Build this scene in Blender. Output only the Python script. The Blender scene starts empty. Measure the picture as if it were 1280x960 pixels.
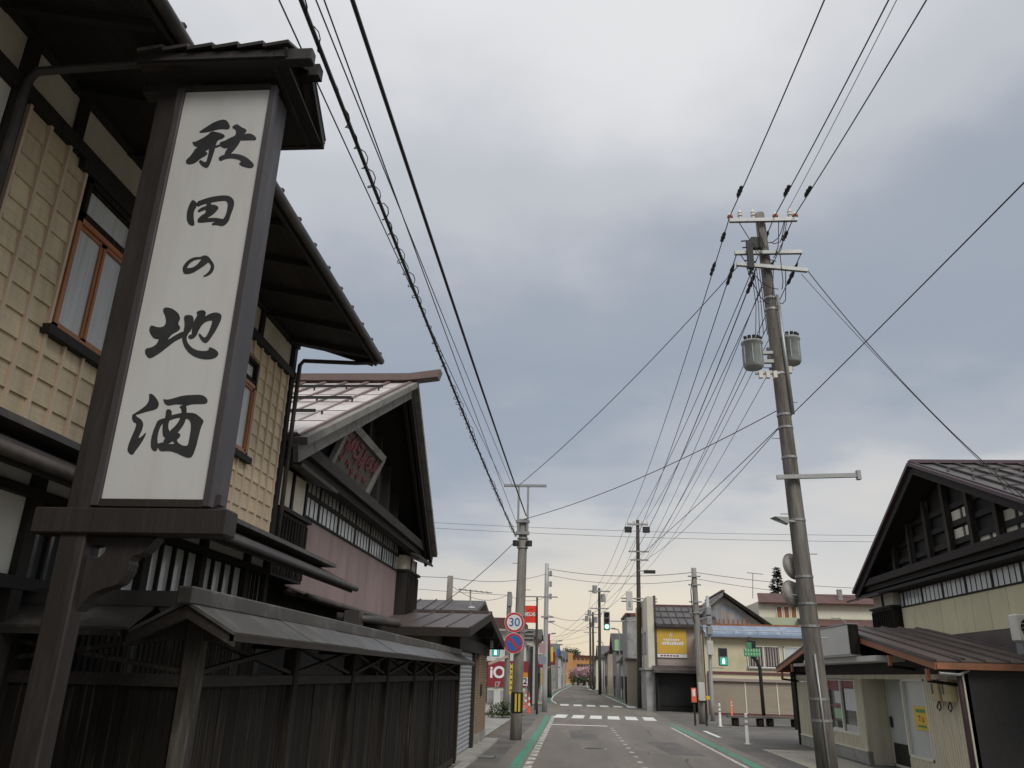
import bpy, bmesh, math, random
from mathutils import Vector, Matrix
from mathutils.geometry import tessellate_polygon
random.seed(7)
R = math.radians
sc = bpy.context.scene
col = sc.collection

# ---------------------------------------------------------------- camera
FPX = 985.0; EYE = 1.9
PITCH = math.atan2(363, 985); ROLL = math.atan2(74, 2673)
UPC = Vector((math.cos(PITCH)*math.sin(ROLL), math.cos(PITCH)*math.cos(ROLL), -math.sin(PITCH)))
def raycam(x, y): return Vector(((x-640)/FPX, -(y-480)/FPX, -1)).normalized()
_f = raycam(718, 845.5); _f = (_f-UPC*_f.dot(UPC)).normalized(); _r = _f.cross(UPC)
RC = Matrix((_r, _f, UPC))                       # camera axes -> world axes
cam = bpy.data.cameras.new('camera'); camo = bpy.data.objects.new('camera', cam); col.objects.link(camo)
cam.sensor_width = 36; cam.lens = 36*FPX/1280; cam.clip_end = 5000; cam.clip_start = 0.05
camo.matrix_world = Matrix.Translation((0, 0, EYE)) @ RC.to_4x4()
sc.camera = camo
CAM = Vector((0, 0, EYE))
def ray(x, y): return RC @ raycam(x, y)
def atX(x, y, X): d = ray(x, y); return CAM+d*(X/d.x)
def atY(x, y, Y): d = ray(x, y); return CAM+d*(Y/d.y)
def atZ(x, y, Z=0.): d = ray(x, y); return CAM+d*((Z-EYE)/d.z)

# ---------------------------------------------------------------- world, sun, exposure
SUN_EL, SUN_AZ = R(42), R(150)                    # azimuth from +Y, clockwise
w = bpy.data.worlds.new('World'); sc.world = w; w.use_nodes = True
nt = w.node_tree; nt.nodes.clear(); N = nt.nodes.new; L = nt.links.new
out = N('ShaderNodeOutputWorld'); mixs = N('ShaderNodeMixShader'); L(mixs.outputs[0], out.inputs[0])
sky = N('ShaderNodeTexSky'); sky.sky_type = 'NISHITA'; sky.sun_disc = False
sky.sun_elevation = SUN_EL; sky.sun_rotation = SUN_AZ
bg1 = N('ShaderNodeBackground'); bg1.inputs[1].default_value = .07; L(sky.outputs[0], bg1.inputs[0])
bg2 = N('ShaderNodeBackground'); bg2.inputs[1].default_value = 1.0
L(bg1.outputs[0], mixs.inputs[1]); L(bg2.outputs[0], mixs.inputs[2]); mixs.inputs[0].default_value = .93
tc = N('ShaderNodeTexCoord'); sep = N('ShaderNodeSeparateXYZ'); L(tc.outputs['Generated'], sep.inputs[0])
def mth(op, a, b=None, clamp=False):
    n = N('ShaderNodeMath'); n.operation = op; n.use_clamp = clamp
    for i, v in enumerate((a, b)):
        if v is None: continue
        if isinstance(v, (int, float)): n.inputs[i].default_value = v
        else: L(v, n.inputs[i])
    return n.outputs[0]
zc = mth('MAXIMUM', sep.outputs[2], 0.0)
inv = mth('DIVIDE', 1.0, mth('ADD', zc, .16))
cmb = N('ShaderNodeCombineXYZ')                    # the cloud deck, flattened towards the horizon
L(mth('MULTIPLY', sep.outputs[0], inv), cmb.inputs[0]); L(mth('MULTIPLY', sep.outputs[1], inv), cmb.inputs[1])
def wnoise(scale, detail, rough, vec=None, off=(0, 0, 0)):
    mp = N('ShaderNodeMapping'); mp.inputs['Location'].default_value = off
    L(vec or cmb.outputs[0], mp.inputs[0])
    n = N('ShaderNodeTexNoise'); n.inputs['Scale'].default_value = scale; n.inputs['Detail'].default_value = detail
    n.inputs['Roughness'].default_value = rough; L(mp.outputs[0], n.inputs['Vector'])
    return n.outputs['Fac']
n1 = wnoise(.62, 3, .5, off=(7.9, 5.1, 3)); n2 = wnoise(1.9, 5, .5, off=(6.6, 1.7, 5)); n3 = wnoise(.35, 2, .5, off=(5.3, 2.2, 4))
el = mth('ARCSINE', zc); el = mth('MULTIPLY', el, 2/math.pi)           # 0 horizon .. 1 zenith
wob = mth('ADD', mth('MULTIPLY', mth('SUBTRACT', n1, .5), .25), mth('MULTIPLY', mth('SUBTRACT', n2, .5), .25))
wob = mth('MULTIPLY', wob, mth('MULTIPLY', el, 6.0, True))
wob = mth('ADD', wob, mth('MULTIPLY', mth('MULTIPLY', sep.outputs[0], -.10), mth('MULTIPLY', el, 2.6, True)))
t = mth('ADD', el, wob)
def ramp(fac, stops):
    r = N('ShaderNodeValToRGB'); r.color_ramp.interpolation = 'EASE'
    e = r.color_ramp.elements
    while len(e) < len(stops): e.new(.5)
    for i, (p, c) in enumerate(stops): e[i].position = p; e[i].color = (*c, 1)
    L(fac, r.inputs[0]); return r.outputs[0]
deck = ramp(t, [(0, (.50, .48, .455)), (.05, (.535, .52, .50)), (.095, (.49, .49, .49)), (.15, (.36, .385, .425)), (.22, (.285, .322, .375)),
                (.28, (.305, .337, .388)), (.38, (.455, .47, .50)), (.5, (.66, .66, .665)), (1, (1.45, 1.45, 1.44))])
# the low warm clearing in the clouds round the far end of the street
glow_v = N('ShaderNodeVectorMath'); glow_v.operation = 'DOT_PRODUCT'; L(tc.outputs['Generated'], glow_v.inputs[0])
glow_v.inputs[1].default_value = Vector((.0, 1, .03)).normalized()
g = mth('SUBTRACT', glow_v.outputs['Value'], .955); g = mth('MULTIPLY', g, 1/.045, True)
g = mth('MULTIPLY', g, mth('SUBTRACT', 1.0, mth('MULTIPLY', mth('ADD', el, mth('MULTIPLY', mth('SUBTRACT', n2, .5), .04)), 8.5), True))
mx = N('ShaderNodeMixRGB'); mx.inputs[2].default_value = (.66, .545, .36, 1); L(deck, mx.inputs[1]); L(mth('MULTIPLY', g, .8), mx.inputs[0])
# thin streaks of the deck
st = N('ShaderNodeMixRGB'); st.blend_type = 'MULTIPLY'; st.inputs[0].default_value = 1
L(mx.outputs[0], st.inputs[1]); L(ramp(n3, [(.3, (.90, .91, .93)), (.7, (1.08, 1.07, 1.05))]), st.inputs[2])
L(st.outputs[0], bg2.inputs[0])
ls = bpy.data.lights.new('sun', 'SUN'); ls.energy = 1.5; ls.angle = R(25); ls.color = (1, .96, .9)
lo = bpy.data.objects.new('sun', ls); col.objects.link(lo)
sd = Vector((math.sin(SUN_AZ)*math.cos(SUN_EL), math.cos(SUN_AZ)*math.cos(SUN_EL), math.sin(SUN_EL)))
lo.rotation_euler = (-sd).to_track_quat('-Z', 'Y').to_euler()
vs = sc.view_settings; vs.view_transform = 'Standard'; vs.look = 'None'; vs.exposure = .38; vs.gamma = 1; vs.use_curve_mapping = False

# ---------------------------------------------------------------- materials
MATS = {}
def mat(name, c, rough=.75, var=.25, scale=6., stretch=(1, 1, 1), bump=.15, metal=0., rnd=0., dirt=None, dscale=1.2, dlo=.5, dhi=.7, spec=.4, dstretch=(1, 1, 1)):
    m = bpy.data.materials.new(name); m.use_nodes = True; MATS[name] = m
    nt = m.node_tree; N = nt.nodes.new; L = nt.links.new; b = nt.nodes['Principled BSDF']
    b.inputs['Roughness'].default_value = rough; b.inputs['Metallic'].default_value = metal
    b.inputs['Specular IOR Level'].default_value = spec
    ge = N('ShaderNodeNewGeometry'); mp = N('ShaderNodeMapping'); mp.inputs['Scale'].default_value = stretch
    L(ge.outputs['Position'], mp.inputs[0])
    no = N('ShaderNodeTexNoise'); no.inputs['Scale'].default_value = scale; no.inputs['Detail'].default_value = 7; no.inputs['Roughness'].default_value = .6
    L(mp.outputs[0], no.inputs['Vector'])
    mr = N('ShaderNodeMapRange'); mr.inputs['From Min'].default_value = .25; mr.inputs['From Max'].default_value = .75
    mr.inputs['To Min'].default_value = 1-var; mr.inputs['To Max'].default_value = 1+var; L(no.outputs['Fac'], mr.inputs[0])
    fac = mr.outputs[0]
    if rnd:
        oi = N('ShaderNodeObjectInfo'); m2 = N('ShaderNodeMapRange'); m2.inputs['To Min'].default_value = 1-rnd; m2.inputs['To Max'].default_value = 1+rnd
        L(oi.outputs['Random'], m2.inputs[0]); mu = N('ShaderNodeMath'); mu.operation = 'MULTIPLY'; L(fac, mu.inputs[0]); L(m2.outputs[0], mu.inputs[1]); fac = mu.outputs[0]
    base = N('ShaderNodeRGB'); base.outputs[0].default_value = (*c, 1); src = base.outputs[0]
    if dirt:
        mpd = N('ShaderNodeMapping'); mpd.inputs['Scale'].default_value = dstretch; L(ge.outputs['Position'], mpd.inputs[0])
        nd = N('ShaderNodeTexNoise'); nd.inputs['Scale'].default_value = dscale; nd.inputs['Detail'].default_value = 6; nd.inputs['Roughness'].default_value = .65; L(mpd.outputs[0], nd.inputs['Vector'])
        md = N('ShaderNodeMapRange'); md.inputs['From Min'].default_value = dlo; md.inputs['From Max'].default_value = dhi; L(nd.outputs['Fac'], md.inputs[0])
        mixd = N('ShaderNodeMixRGB'); L(md.outputs[0], mixd.inputs[0]); L(src, mixd.inputs[1]); mixd.inputs[2].default_value = (*dirt, 1); src = mixd.outputs[0]
    vm = N('ShaderNodeVectorMath'); vm.operation = 'SCALE'; L(src, vm.inputs[0]); L(fac, vm.inputs['Scale'])
    L(vm.outputs[0], b.inputs['Base Color'])
    if bump:
        bu = N('ShaderNodeBump'); bu.inputs['Strength'].default_value = bump; bu.inputs['Distance'].default_value = .01; L(no.outputs['Fac'], bu.inputs['Height']); L(bu.outputs[0], b.inputs['Normal'])
    return m
def glow(name, c, s):
    m = bpy.data.materials.new(name); m.use_nodes = True; MATS[name] = m; b = m.node_tree.nodes['Principled BSDF']
    b.inputs['Base Color'].default_value = (*c, 1); b.inputs['Emission Color'].default_value = (*c, 1); b.inputs['Emission Strength'].default_value = s
GV = (9, 9, .5); GH = (9, .6, 9); GX = (.6, 9, 9)      # grain along z, y, x
mat('asphalt', (.14, .128, .113), .9, .22, 40, bump=.3, dirt=(.19, .17, .147), dscale=.45, dlo=.40, dhi=.66, spec=.25, dstretch=(2.2, .25, 1))
mat('asphalt_side', (.105, .10, .095), .9, .25, 30, bump=.3, dirt=(.15, .14, .125), dscale=.5, dlo=.45, dhi=.62, spec=.25)
mat('concrete', (.30, .29, .265), .88, .2, 9, bump=.2, dirt=(.17, .165, .15), dscale=1.1)
mat('concrete_pale', (.33, .31, .26), .88, .18, 6, bump=.2, dirt=(.2, .19, .16), dscale=.7)
mat('earth', (.115, .10, .075), .95, .3, 3, bump=.3)
mat('grass', (.07, .11, .035), .9, .5, 14, bump=.4)
mat('paint_white', (.62, .62, .60), .8, .12, 30, bump=.1, dirt=(.2, .19, .18), dscale=7, dlo=.55, dhi=.68)
mat('paint_cream', (.50, .48, .42), .85, .15, 30, bump=.1, dirt=(.16, .155, .15), dscale=5, dlo=.46, dhi=.6)
mat('paint_green', (.06, .25, .165), .85, .2, 30, bump=.1, dirt=(.125, .135, .12), dscale=3.2, dlo=.44, dhi=.62)
mat('dark_wood', (.014, .011, .0085), .85, .45, 5, GV, .35, rnd=.35, dirt=(.125, .108, .085), dscale=2.6, dlo=.56, dhi=.78, spec=.2, dstretch=(11, 11, .3))
mat('dark_wood_beam', (.024, .019, .016), .8, .4, 5, GH, .3, rnd=.2, dirt=(.075, .066, .055), dscale=4, dlo=.58, dhi=.8, dstretch=(4, .5, 4))
mat('post_wood', (.03, .025, .02), .8, .4, 5, GV, .35, dirt=(.115, .10, .082), dscale=2.4, dlo=.5, dhi=.75, dstretch=(5, 5, .5))
mat('black_wood', (.018, .015, .013), .75, .35, 5, GV, .25, rnd=.15)
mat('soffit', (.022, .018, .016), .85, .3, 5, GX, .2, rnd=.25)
mat('sign_brown', (.023, .0185, .017), .5, .18, 9, GV, .2, spec=.3, dirt=(.04, .033, .03), dscale=2.2, dlo=.5, dhi=.75, dstretch=(4, 4, .5))
mat('sign_mauve', (.046, .039, .041), .45, .12, 6, GV, .08, dirt=(.10, .085, .085), dscale=2, dlo=.5, dhi=.8, dstretch=(3, 3, .4))
mat('sign_face', (.48, .475, .46), .32, .03, 2.5, (3, 3, .6), .02, dirt=(.43, .415, .385), dscale=2.0, dlo=.48, dhi=.85, dstretch=(4, 4, .5), spec=.4)
mat('ink', (.03, .03, .031), .42, .25, 8, bump=.03, spec=.3)
mat('clad', (.60, .50, .335), .7, .12, 5, GH, .15, rnd=.09, dirt=(.40, .32, .21), dscale=1.3, dlo=.45, dhi=.78, dstretch=(4, 4, .5))
mat('batten', (.58, .455, .34), .7, .08, 6, GV, .1, rnd=.05)
mat('plaster', (.68, .64, .53), .9, .08, 2.5, bump=.06, dirt=(.56, .51, .40), dscale=.9, dlo=.5, dhi=.75)
mat('plaster_white', (.70, .69, .63), .9, .06, 3, bump=.05)
mat('orange_wood', (.36, .15, .06), .5, .15, 6, GV, .08)
mat('roof_dark', (.05, .045, .043), .5, .15, 4, (1, 1, 1), .05, rnd=.12, dirt=(.10, .08, .068), dscale=2)
mat('fence_roof', (.07, .066, .061), .42, .15, 5, bump=.08, rnd=.10, dirt=(.14, .132, .12), dscale=2.4, dstretch=(1, 3, 1))
mat('fence_roof_cap', (.055, .05, .046), .5, .15, 5, bump=.06, dirt=(.14, .13, .12), dscale=2.4)
mat('roof_silver', (.46, .43, .42), .42, .08, 3, bump=.03, rnd=.16, dirt=(.31, .24, .215), dscale=1.3, spec=.5)
mat('roof_brown', (.095, .072, .066), .45, .12, 4, bump=.05, rnd=.08, dirt=(.125, .098, .088), dscale=1.2)
mat('roof_grey', (.075, .071, .071), .45, .12, 4, bump=.05, rnd=.08, dirt=(.10, .088, .082), dscale=1.0)
mat('ridge_brown', (.15, .105, .095), .5, .12, 4, bump=.05)
mat('trim_purple', (.075, .045, .055), .5, .15, 5, bump=.04)
mat('grey_timber', (.20, .19, .175), .85, .3, 5, (2, 9, 9), .25, dirt=(.10, .09, .08), dscale=3)
mat('pink_panel', (.285, .21, .20), .75, .09, 2.5, (1, 1, .4), .04, rnd=.06, dirt=(.225, .165, .155), dscale=1.4, dstretch=(3, 3, .4))
mat('cream_panel', (.68, .63, .42), .75, .06, 2.5, (1, 1, .4), .04, rnd=.04, dirt=(.58, .52, .34), dscale=1)
mat('pane', (.52, .55, .54), .22, .12, 1.2, bump=.0, rnd=.14, spec=.6)
mat('pane_dark', (.045, .052, .05), .12, .2, 1, bump=0, rnd=.3, spec=.8)
mat('curtain', (.50, .515, .51), .35, .22, 5, (6, 6, .25), .1, spec=.6)
mat('brick', (.27, .195, .12), .85, .25, 30, bump=.3, rnd=.22)
mat('mortar', (.26, .22, .17), .9, .15, 10, bump=.2)
mat('shutter', (.36, .375, .39), .5, .06, 3, bump=.03, rnd=.03)
mat('metal_grey', (.30, .31, .31), .5, .12, 8, bump=.05, metal=.3)
mat('galv', (.29, .295, .29), .45, .12, 8, bump=.05, metal=.5)
mat('pole_concrete', (.25, .235, .205), .85, .22, 6, (3, 3, .5), .15, dirt=(.13, .115, .095), dscale=1.6, dlo=.45, dhi=.68, dstretch=(3, 3, .35))
mat('pole_old', (.19, .178, .16), .88, .3, 5, (3, 3, .4), .2, dirt=(.075, .062, .05), dscale=1.3, dlo=.42, dhi=.66, dstretch=(3, 3, .3))
mat('pole_dark', (.065, .055, .048), .85, .3, 5, (3, 3, .4), .15)
mat('pole_galv', (.36, .365, .36), .55, .15, 5, (3, 3, .5), .08, metal=.2)
mat('cable', (.022, .022, .024), .6, .1, 5, bump=0)
mat('cable_grey', (.07, .072, .078), .6, .1, 5, bump=0)
mat('rubber', (.02, .02, .02), .6, .2, 9, bump=.05)
mat('porcelain', (.62, .58, .52), .3, .08, 9, bump=0)
mat('red_cap', (.34, .11, .06), .5, .1, 9, bump=0)
mat('transformer', (.27, .29, .285), .5, .12, 5, bump=.04, dirt=(.17, .17, .15), dscale=3)
mat('sign_red', (.50, .03, .045), .45, .05, 5, bump=0)
mat('sign_blue', (.035, .13, .36), .45, .05, 5, bump=0)
mat('sign_white', (.68, .68, .66), .45, .05, 5, bump=0)
mat('station_red', (.22, .022, .032), .5, .06, 3, bump=0)
mat('flame_red', (.72, .045, .02), .4, .05, 3, bump=0)
mat('orange_sign', (.62, .22, .02), .5, .06, 3, bump=0)
mat('yellow_sign', (.56, .36, .05), .5, .08, 2, bump=0, dirt=(.56, .33, .03), dscale=.8)
mat('black', (.015, .015, .015), .5, .2, 5, bump=0)
mat('charcoal', (.035, .033, .032), .8, .2, 30, bump=.25)
mat('yellow', (.66, .47, .03), .5, .08, 4, bump=0)
mat('signal_body', (.13, .14, .135), .5, .1, 5, bump=0)
mat('lens_off', (.03, .03, .028), .3, .1, 5, bump=0)
glow('lens_green', (.10, 1, .66), 1.4); glow('lens_white', (.72, 1, .92), 3.0); glow('lens_green_dim', (.02, .30, .22), .6)
mat('shop_wall', (.62, .58, .45), .7, .08, 3, (1, 1, .4), .04, dirt=(.47, .43, .31), dscale=1.3, dlo=.48, dhi=.75, dstretch=(3, 3, .5))
mat('shop_frame', (.66, .65, .57), .5, .06, 4, bump=.02)
mat('orange_fascia', (.30, .125, .065), .6, .15, 5, GX, .05, dirt=(.2, .09, .05), dscale=2)
mat('white_box', (.52, .51, .49), .45, .05, 3, bump=.01, dirt=(.43, .41, .37), dscale=1)
mat('poster_white', (.62, .63, .63), .5, .05, 5, bump=0)
mat('poster_green', (.30, .52, .30), .5, .1, 5, bump=0)
mat('poster_red', (.26, .06, .07), .5, .3, 3, bump=0)
mat('poster_yellow', (.70, .50, .05), .5, .08, 5, bump=0)
mat('meter', (.44, .37, .21), .5, .1, 5, bump=.02)
mat('beige_wall', (.56, .51, .35), .8, .06, 2, (1, 1, .4), .05, dirt=(.47, .42, .28), dscale=.6)
mat('beige_shutter', (.335, .285, .22), .6, .06, 2, bump=.03, rnd=.03)
mat('maroon', (.14, .05, .055), .6, .15, 5, bump=.03)
mat('blue_roof', (.19, .245, .33), .5, .12, 2, bump=.03, rnd=.1, dirt=(.33, .36, .42), dscale=1.2)
mat('mauve_siding', (.34, .28, .255), .8, .07, 2, (.4, 1, 1), .05, rnd=.05, dirt=(.28, .23, .21), dscale=.7)
mat('blue_siding', (.215, .24, .285), .8, .15, 2, (1, 1, .4), .05, rnd=.1, dirt=(.30, .26, .22), dscale=.9, dlo=.5, dhi=.62)
mat('rust', (.26, .10, .045), .85, .35, 6, bump=.1)
mat('roof_red', (.085, .038, .03), .65, .2, 3, bump=.08, rnd=.12)
mat('cream_far', (.56, .53, .44), .85, .08, 1, bump=.03)
mat('pale_green_wall', (.38, .42, .30), .85, .08, 1, bump=.03)
mat('grey_wall', (.30, .295, .285), .9, .25, 1.6, bump=.15, dirt=(.2, .19, .18), dscale=1)
mat('tan_wall', (.36, .31, .25), .85, .12, 1, bump=.05)
mat('white_wall', (.52, .52, .50), .85, .08, 1, bump=.03)
mat('orange_wall', (.44, .23, .09), .8, .08, 1, bump=.03)
mat('pink_wall', (.36, .23, .23), .8, .08, 1, bump=.03)
mat('trunk', (.05, .04, .032), .9, .3, 8, bump=.2)
mat('needle', (.028, .045, .030), .8, .4, 3, bump=0)
mat('leaf', (.05, .075, .03), .8, .4, 3, bump=0)
mat('blossom', (.40, .26, .275), .8, .25, 2, bump=0)
mat('lamp_green', (.05, .25, .12), .6, .2, 9, bump=0)
mat('cone_orange', (.72, .13, .05), .5, .1, 6, bump=0)
mat('bollard_white', (.60, .59, .55), .5, .1, 9, bump=0)
mat('bench_wood', (.12, .105, .09), .85, .3, 5, GX, .2)
mat('board_grey', (.095, .085, .075), .8, .2, 4, bump=.1)
mat('letter_red', (.15, .025, .03), .6, .2, 5, bump=0)
mat('mirror_back', (.27, .255, .235), .5, .15, 5, bump=.03, dirt=(.24, .21, .18), dscale=3)

# ---------------------------------------------------------------- builders
def add_cracks(m):
    nt = m.node_tree; N = nt.nodes.new; L = nt.links.new; b = nt.nodes['Principled BSDF']; src = b.inputs['Base Color'].links[0].from_socket
    ge = N('ShaderNodeNewGeometry'); no = N('ShaderNodeTexNoise'); no.inputs['Scale'].default_value = 1.4; no.inputs['Detail'].default_value = 6; L(ge.outputs['Position'], no.inputs['Vector'])
    mx = N('ShaderNodeMixRGB'); mx.inputs[0].default_value = .16; L(ge.outputs['Position'], mx.inputs[1]); L(no.outputs['Color'], mx.inputs[2])
    vo = N('ShaderNodeTexVoronoi'); vo.feature = 'DISTANCE_TO_EDGE'; vo.inputs['Scale'].default_value = .42; L(mx.outputs[0], vo.inputs['Vector'])
    lt = N('ShaderNodeMapRange'); lt.inputs['From Min'].default_value = .004; lt.inputs['From Max'].default_value = .011; lt.inputs['To Min'].default_value = 1; lt.inputs['To Max'].default_value = 0; L(vo.outputs['Distance'], lt.inputs[0])
    n2 = N('ShaderNodeTexNoise'); n2.inputs['Scale'].default_value = .25; L(ge.outputs['Position'], n2.inputs['Vector'])
    gt = N('ShaderNodeMapRange'); gt.inputs['From Min'].default_value = .48; gt.inputs['From Max'].default_value = .58; L(n2.outputs['Fac'], gt.inputs[0])
    mu = N('ShaderNodeMath'); mu.operation = 'MULTIPLY'; L(lt.outputs[0], mu.inputs[0]); L(gt.outputs[0], mu.inputs[1])
    m2 = N('ShaderNodeMath'); m2.operation = 'MULTIPLY'; m2.inputs[1].default_value = .6; L(mu.outputs[0], m2.inputs[0])
    fin = N('ShaderNodeMixRGB'); L(m2.outputs[0], fin.inputs[0]); L(src, fin.inputs[1]); fin.inputs[2].default_value = (.04, .038, .035, 1); L(fin.outputs[0], b.inputs['Base Color'])
add_cracks(MATS['asphalt']); add_cracks(MATS['asphalt_side'])
class MB:
    def __init__(s): s.v = []; s.f = []
    def add(s, vs, fs):
        o = len(s.v); s.v += [tuple(p) for p in vs]; s.f += [tuple(i+o for i in f) for f in fs]; return s
    def box(s, x0, x1, y0, y1, z0, z1):
        x0, x1 = sorted((x0, x1)); y0, y1 = sorted((y0, y1)); z0, z1 = sorted((z0, z1))
        return s.add([(x0, y0, z0), (x1, y0, z0), (x1, y1, z0), (x0, y1, z0), (x0, y0, z1), (x1, y0, z1), (x1, y1, z1), (x0, y1, z1)],
                     [(0, 3, 2, 1), (4, 5, 6, 7), (0, 1, 5, 4), (1, 2, 6, 5), (2, 3, 7, 6), (3, 0, 4, 7)])
    def beam(s, p0, p1, wd, ht, up=(0, 0, 1)):
        p0, p1 = Vector(p0), Vector(p1); d = (p1-p0).normalized(); u = Vector(up)
        sd = d.cross(u)
        if sd.length < 1e-4: sd = d.cross(Vector((0, 1, 0)))
        sd.normalize(); u = sd.cross(d); a = sd*wd/2; b = u*ht/2
        vs = [p0-a-b, p0+a-b, p0+a+b, p0-a+b, p1-a-b, p1+a-b, p1+a+b, p1-a+b]
        return s.add(vs, [(0, 3, 2, 1), (4, 5, 6, 7), (0, 1, 5, 4), (1, 2, 6, 5), (2, 3, 7, 6), (3, 0, 4, 7)])
    def prism(s, poly, axis, a0, a1):
        """poly: 2-d outline in the other two axes (x->(y,z), y->(x,z), z->(x,y))"""
        def P(p, a): return {'x': (a, p[0], p[1]), 'y': (p[0], a, p[1]), 'z': (p[0], p[1], a)}[axis]
        n = len(poly); vs = [P(p, a0) for p in poly]+[P(p, a1) for p in poly]
        tri = tessellate_polygon([[Vector((p[0], p[1], 0)) for p in poly]])
        fs = [tuple(t) for t in tri]+[tuple(i+n for i in reversed(t)) for t in tri]
        fs += [(i, (i+1) % n, (i+1) % n+n, i+n) for i in range(n)]
        return s.add(vs, fs)
    def slab(s, pts, th, d=None):
        """a flat polygon in space given a thickness along -normal"""
        pts = [Vector(p) for p in pts]; nrm = Vector(d) if d else (pts[1]-pts[0]).cross(pts[2]-pts[0]).normalized()
        n = len(pts); lo = [p-nrm*th for p in pts]
        return s.add(pts+lo, [tuple(range(n)), tuple(range(2*n-1, n-1, -1))]+[(i, i+n, (i+1) % n+n, (i+1) % n) for i in range(n)])
    def tube(s, pts, r, n=8, r1=None, cap=True):
        pts = [Vector(p) for p in pts]; rings = []; m = len(pts); prev = None
        for i, p in enumerate(pts):
            d = (pts[min(i+1, m-1)]-pts[max(i-1, 0)]).normalized()
            u = prev if prev is not None else (Vector((0, 0, 1)) if abs(d.z) < .9 else Vector((1, 0, 0)))
            a = d.cross(u).normalized(); b = a.cross(d); prev = b
            rr = (r if r1 is None else r+(r1-r)*i/(m-1)) if not isinstance(r, (list, tuple)) else r[i]
            rings.append([p+(a*math.cos(2*math.pi*k/n)+b*math.sin(2*math.pi*k/n))*rr for k in range(n)])
        o = [q for rg in rings for q in rg]; fs = []
        for i in range(m-1):
            for k in range(n): fs.append((i*n+k, i*n+(k+1) % n, (i+1)*n+(k+1) % n, (i+1)*n+k))
        if cap: fs += [tuple(range(n-1, -1, -1)), tuple(range((m-1)*n, m*n))]
        return s.add(o, fs)
    def disc(s, c, nrm, r, th, n=28):
        c = Vector(c); nrm = Vector(nrm).normalized(); return s.tube([c, c+nrm*th], r, n)
    def build(s, name, m, parent=None, smooth=False, bevel=0., kind=None):
        me = bpy.data.meshes.new(name); me.from_pydata(s.v, [], s.f)
        bm = bmesh.new(); bm.from_mesh(me); bmesh.ops.recalc_face_normals(bm, faces=bm.faces)
        if bevel: bmesh.ops.bevel(bm, geom=list(bm.edges), offset=bevel, segments=1, affect='EDGES', profile=.5)
        bm.to_mesh(me); bm.free()
        if smooth:
            for p in me.polygons: p.use_smooth = len(p.vertices) == 4
        return place(name, me, m, parent, kind=kind)
def place(name, me, m, parent=None, loc=None, rot=None, scale=None, kind=None):
    o = bpy.data.objects.new(name, me); col.objects.link(o)
    if m is not None and not me.materials: me.materials.append(MATS[m])
    if parent is not None:
        o.parent = parent; base = wpos(parent)
        o.location = Vector(loc if loc else (0, 0, 0))-base
    elif loc: o.location = loc
    if rot: o.rotation_euler = rot
    if scale: o.scale = scale
    if kind: o['kind'] = kind
    return o
def wpos(o):
    p = Vector((0, 0, 0))
    while o: p += o.location; o = o.parent
    return p
def tag(o, label, cat=None, group=None, kind=None):
    if label: o['label'] = label
    if cat: o['category'] = cat
    if group: o['group'] = group
    if kind: o['kind'] = kind
    return o
def thing(name, loc, label, cat, group=None):
    o = bpy.data.objects.new(name, None); col.objects.link(o); o.location = loc; o.empty_display_size = .2
    return tag(o, label, cat, group)
def bx(name, m, parent, *b, bevel=0., kind=None): return MB().box(*b).build(name, m, parent, bevel=bevel, kind=kind)
def mesh_of(mb, m, bevel=0.):
    me = bpy.data.meshes.new('piece'); me.from_pydata(mb.v, [], mb.f)
    bm = bmesh.new(); bm.from_mesh(me); bmesh.ops.recalc_face_normals(bm, faces=bm.faces)
    if bevel: bmesh.ops.bevel(bm, geom=list(bm.edges), offset=bevel, segments=1, affect='EDGES')
    bm.to_mesh(me); bm.free(); me.materials.append(MATS[m]); return me
def text_mesh(body, size, m, parent, name='lettering', mtx=None, depth=.004, bold=0.):
    cu = bpy.data.curves.new('t', 'FONT'); cu.body = body; cu.size = size; cu.extrude = depth; cu.offset = bold; cu.align_x = 'CENTER'; cu.align_y = 'CENTER'
    o = bpy.data.objects.new('t', cu); col.objects.link(o); bpy.context.view_layer.update()
    me = bpy.data.meshes.new_from_object(o.evaluated_get(bpy.context.evaluated_depsgraph_get())); bpy.data.objects.remove(o)
    me.transform(mtx); me.materials.clear(); me.materials.append(MATS[m])
    p = bpy.data.objects.new(name, me); col.objects.link(p)
    if parent is not None: p.parent = parent; p.location = -wpos(parent)
    return p
def facing(c, nrm):
    """matrix that stands flat lettering upright at c, reading from the side nrm points to"""
    z = Vector(nrm).normalized(); y = Vector((0, 0, 1)); y = (y-z*y.dot(z)).normalized(); x = y.cross(z)
    m = Matrix((x, y, z)).transposed().to_4x4(); m.translation = Vector(c); return m
def struct(name, mb, m, parent=None):
    o = mb.build(name, m, parent); o['kind'] = 'structure'; return o

# ---------------------------------------------------------------- the setting
struct('ground', MB().box(-700, 700, -120, 900, -.6, -.03), 'earth')
LW = [(-40, -1.05), (36, -1.0), (60, -1.15), (70, -1.9), (85, -2.1), (112, -1.9), (140, -1.3), (167, -.9), (230, -.2), (300, 1.1)]
RW = [(-40, 4.06), (36, 4.0), (58, 3.9), (74, 3.6), (99, 3.2), (133, 2.5), (160, 2.45), (190, 2.8), (230, 3.6), (300, 5.3)]
def interp(T, y):
    for (a, b), (c, d) in zip(T, T[1:]):
        if a <= y <= c: return b+(d-b)*(y-a)/(c-a)
    return T[0][1] if y < T[0][0] else T[-1][1]
def strip(fa, fb, y0, y1, z, step=3.):
    n = max(1, int((y1-y0)/step)); m = MB(); vs = []
    for i in range(n+1):
        y = y0+(y1-y0)*i/n; vs += [(fa(y), y, z), (fb(y), y, z)]
    m.add(vs, [(2*i, 2*i+1, 2*i+3, 2*i+2) for i in range(n)]); return m
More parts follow.
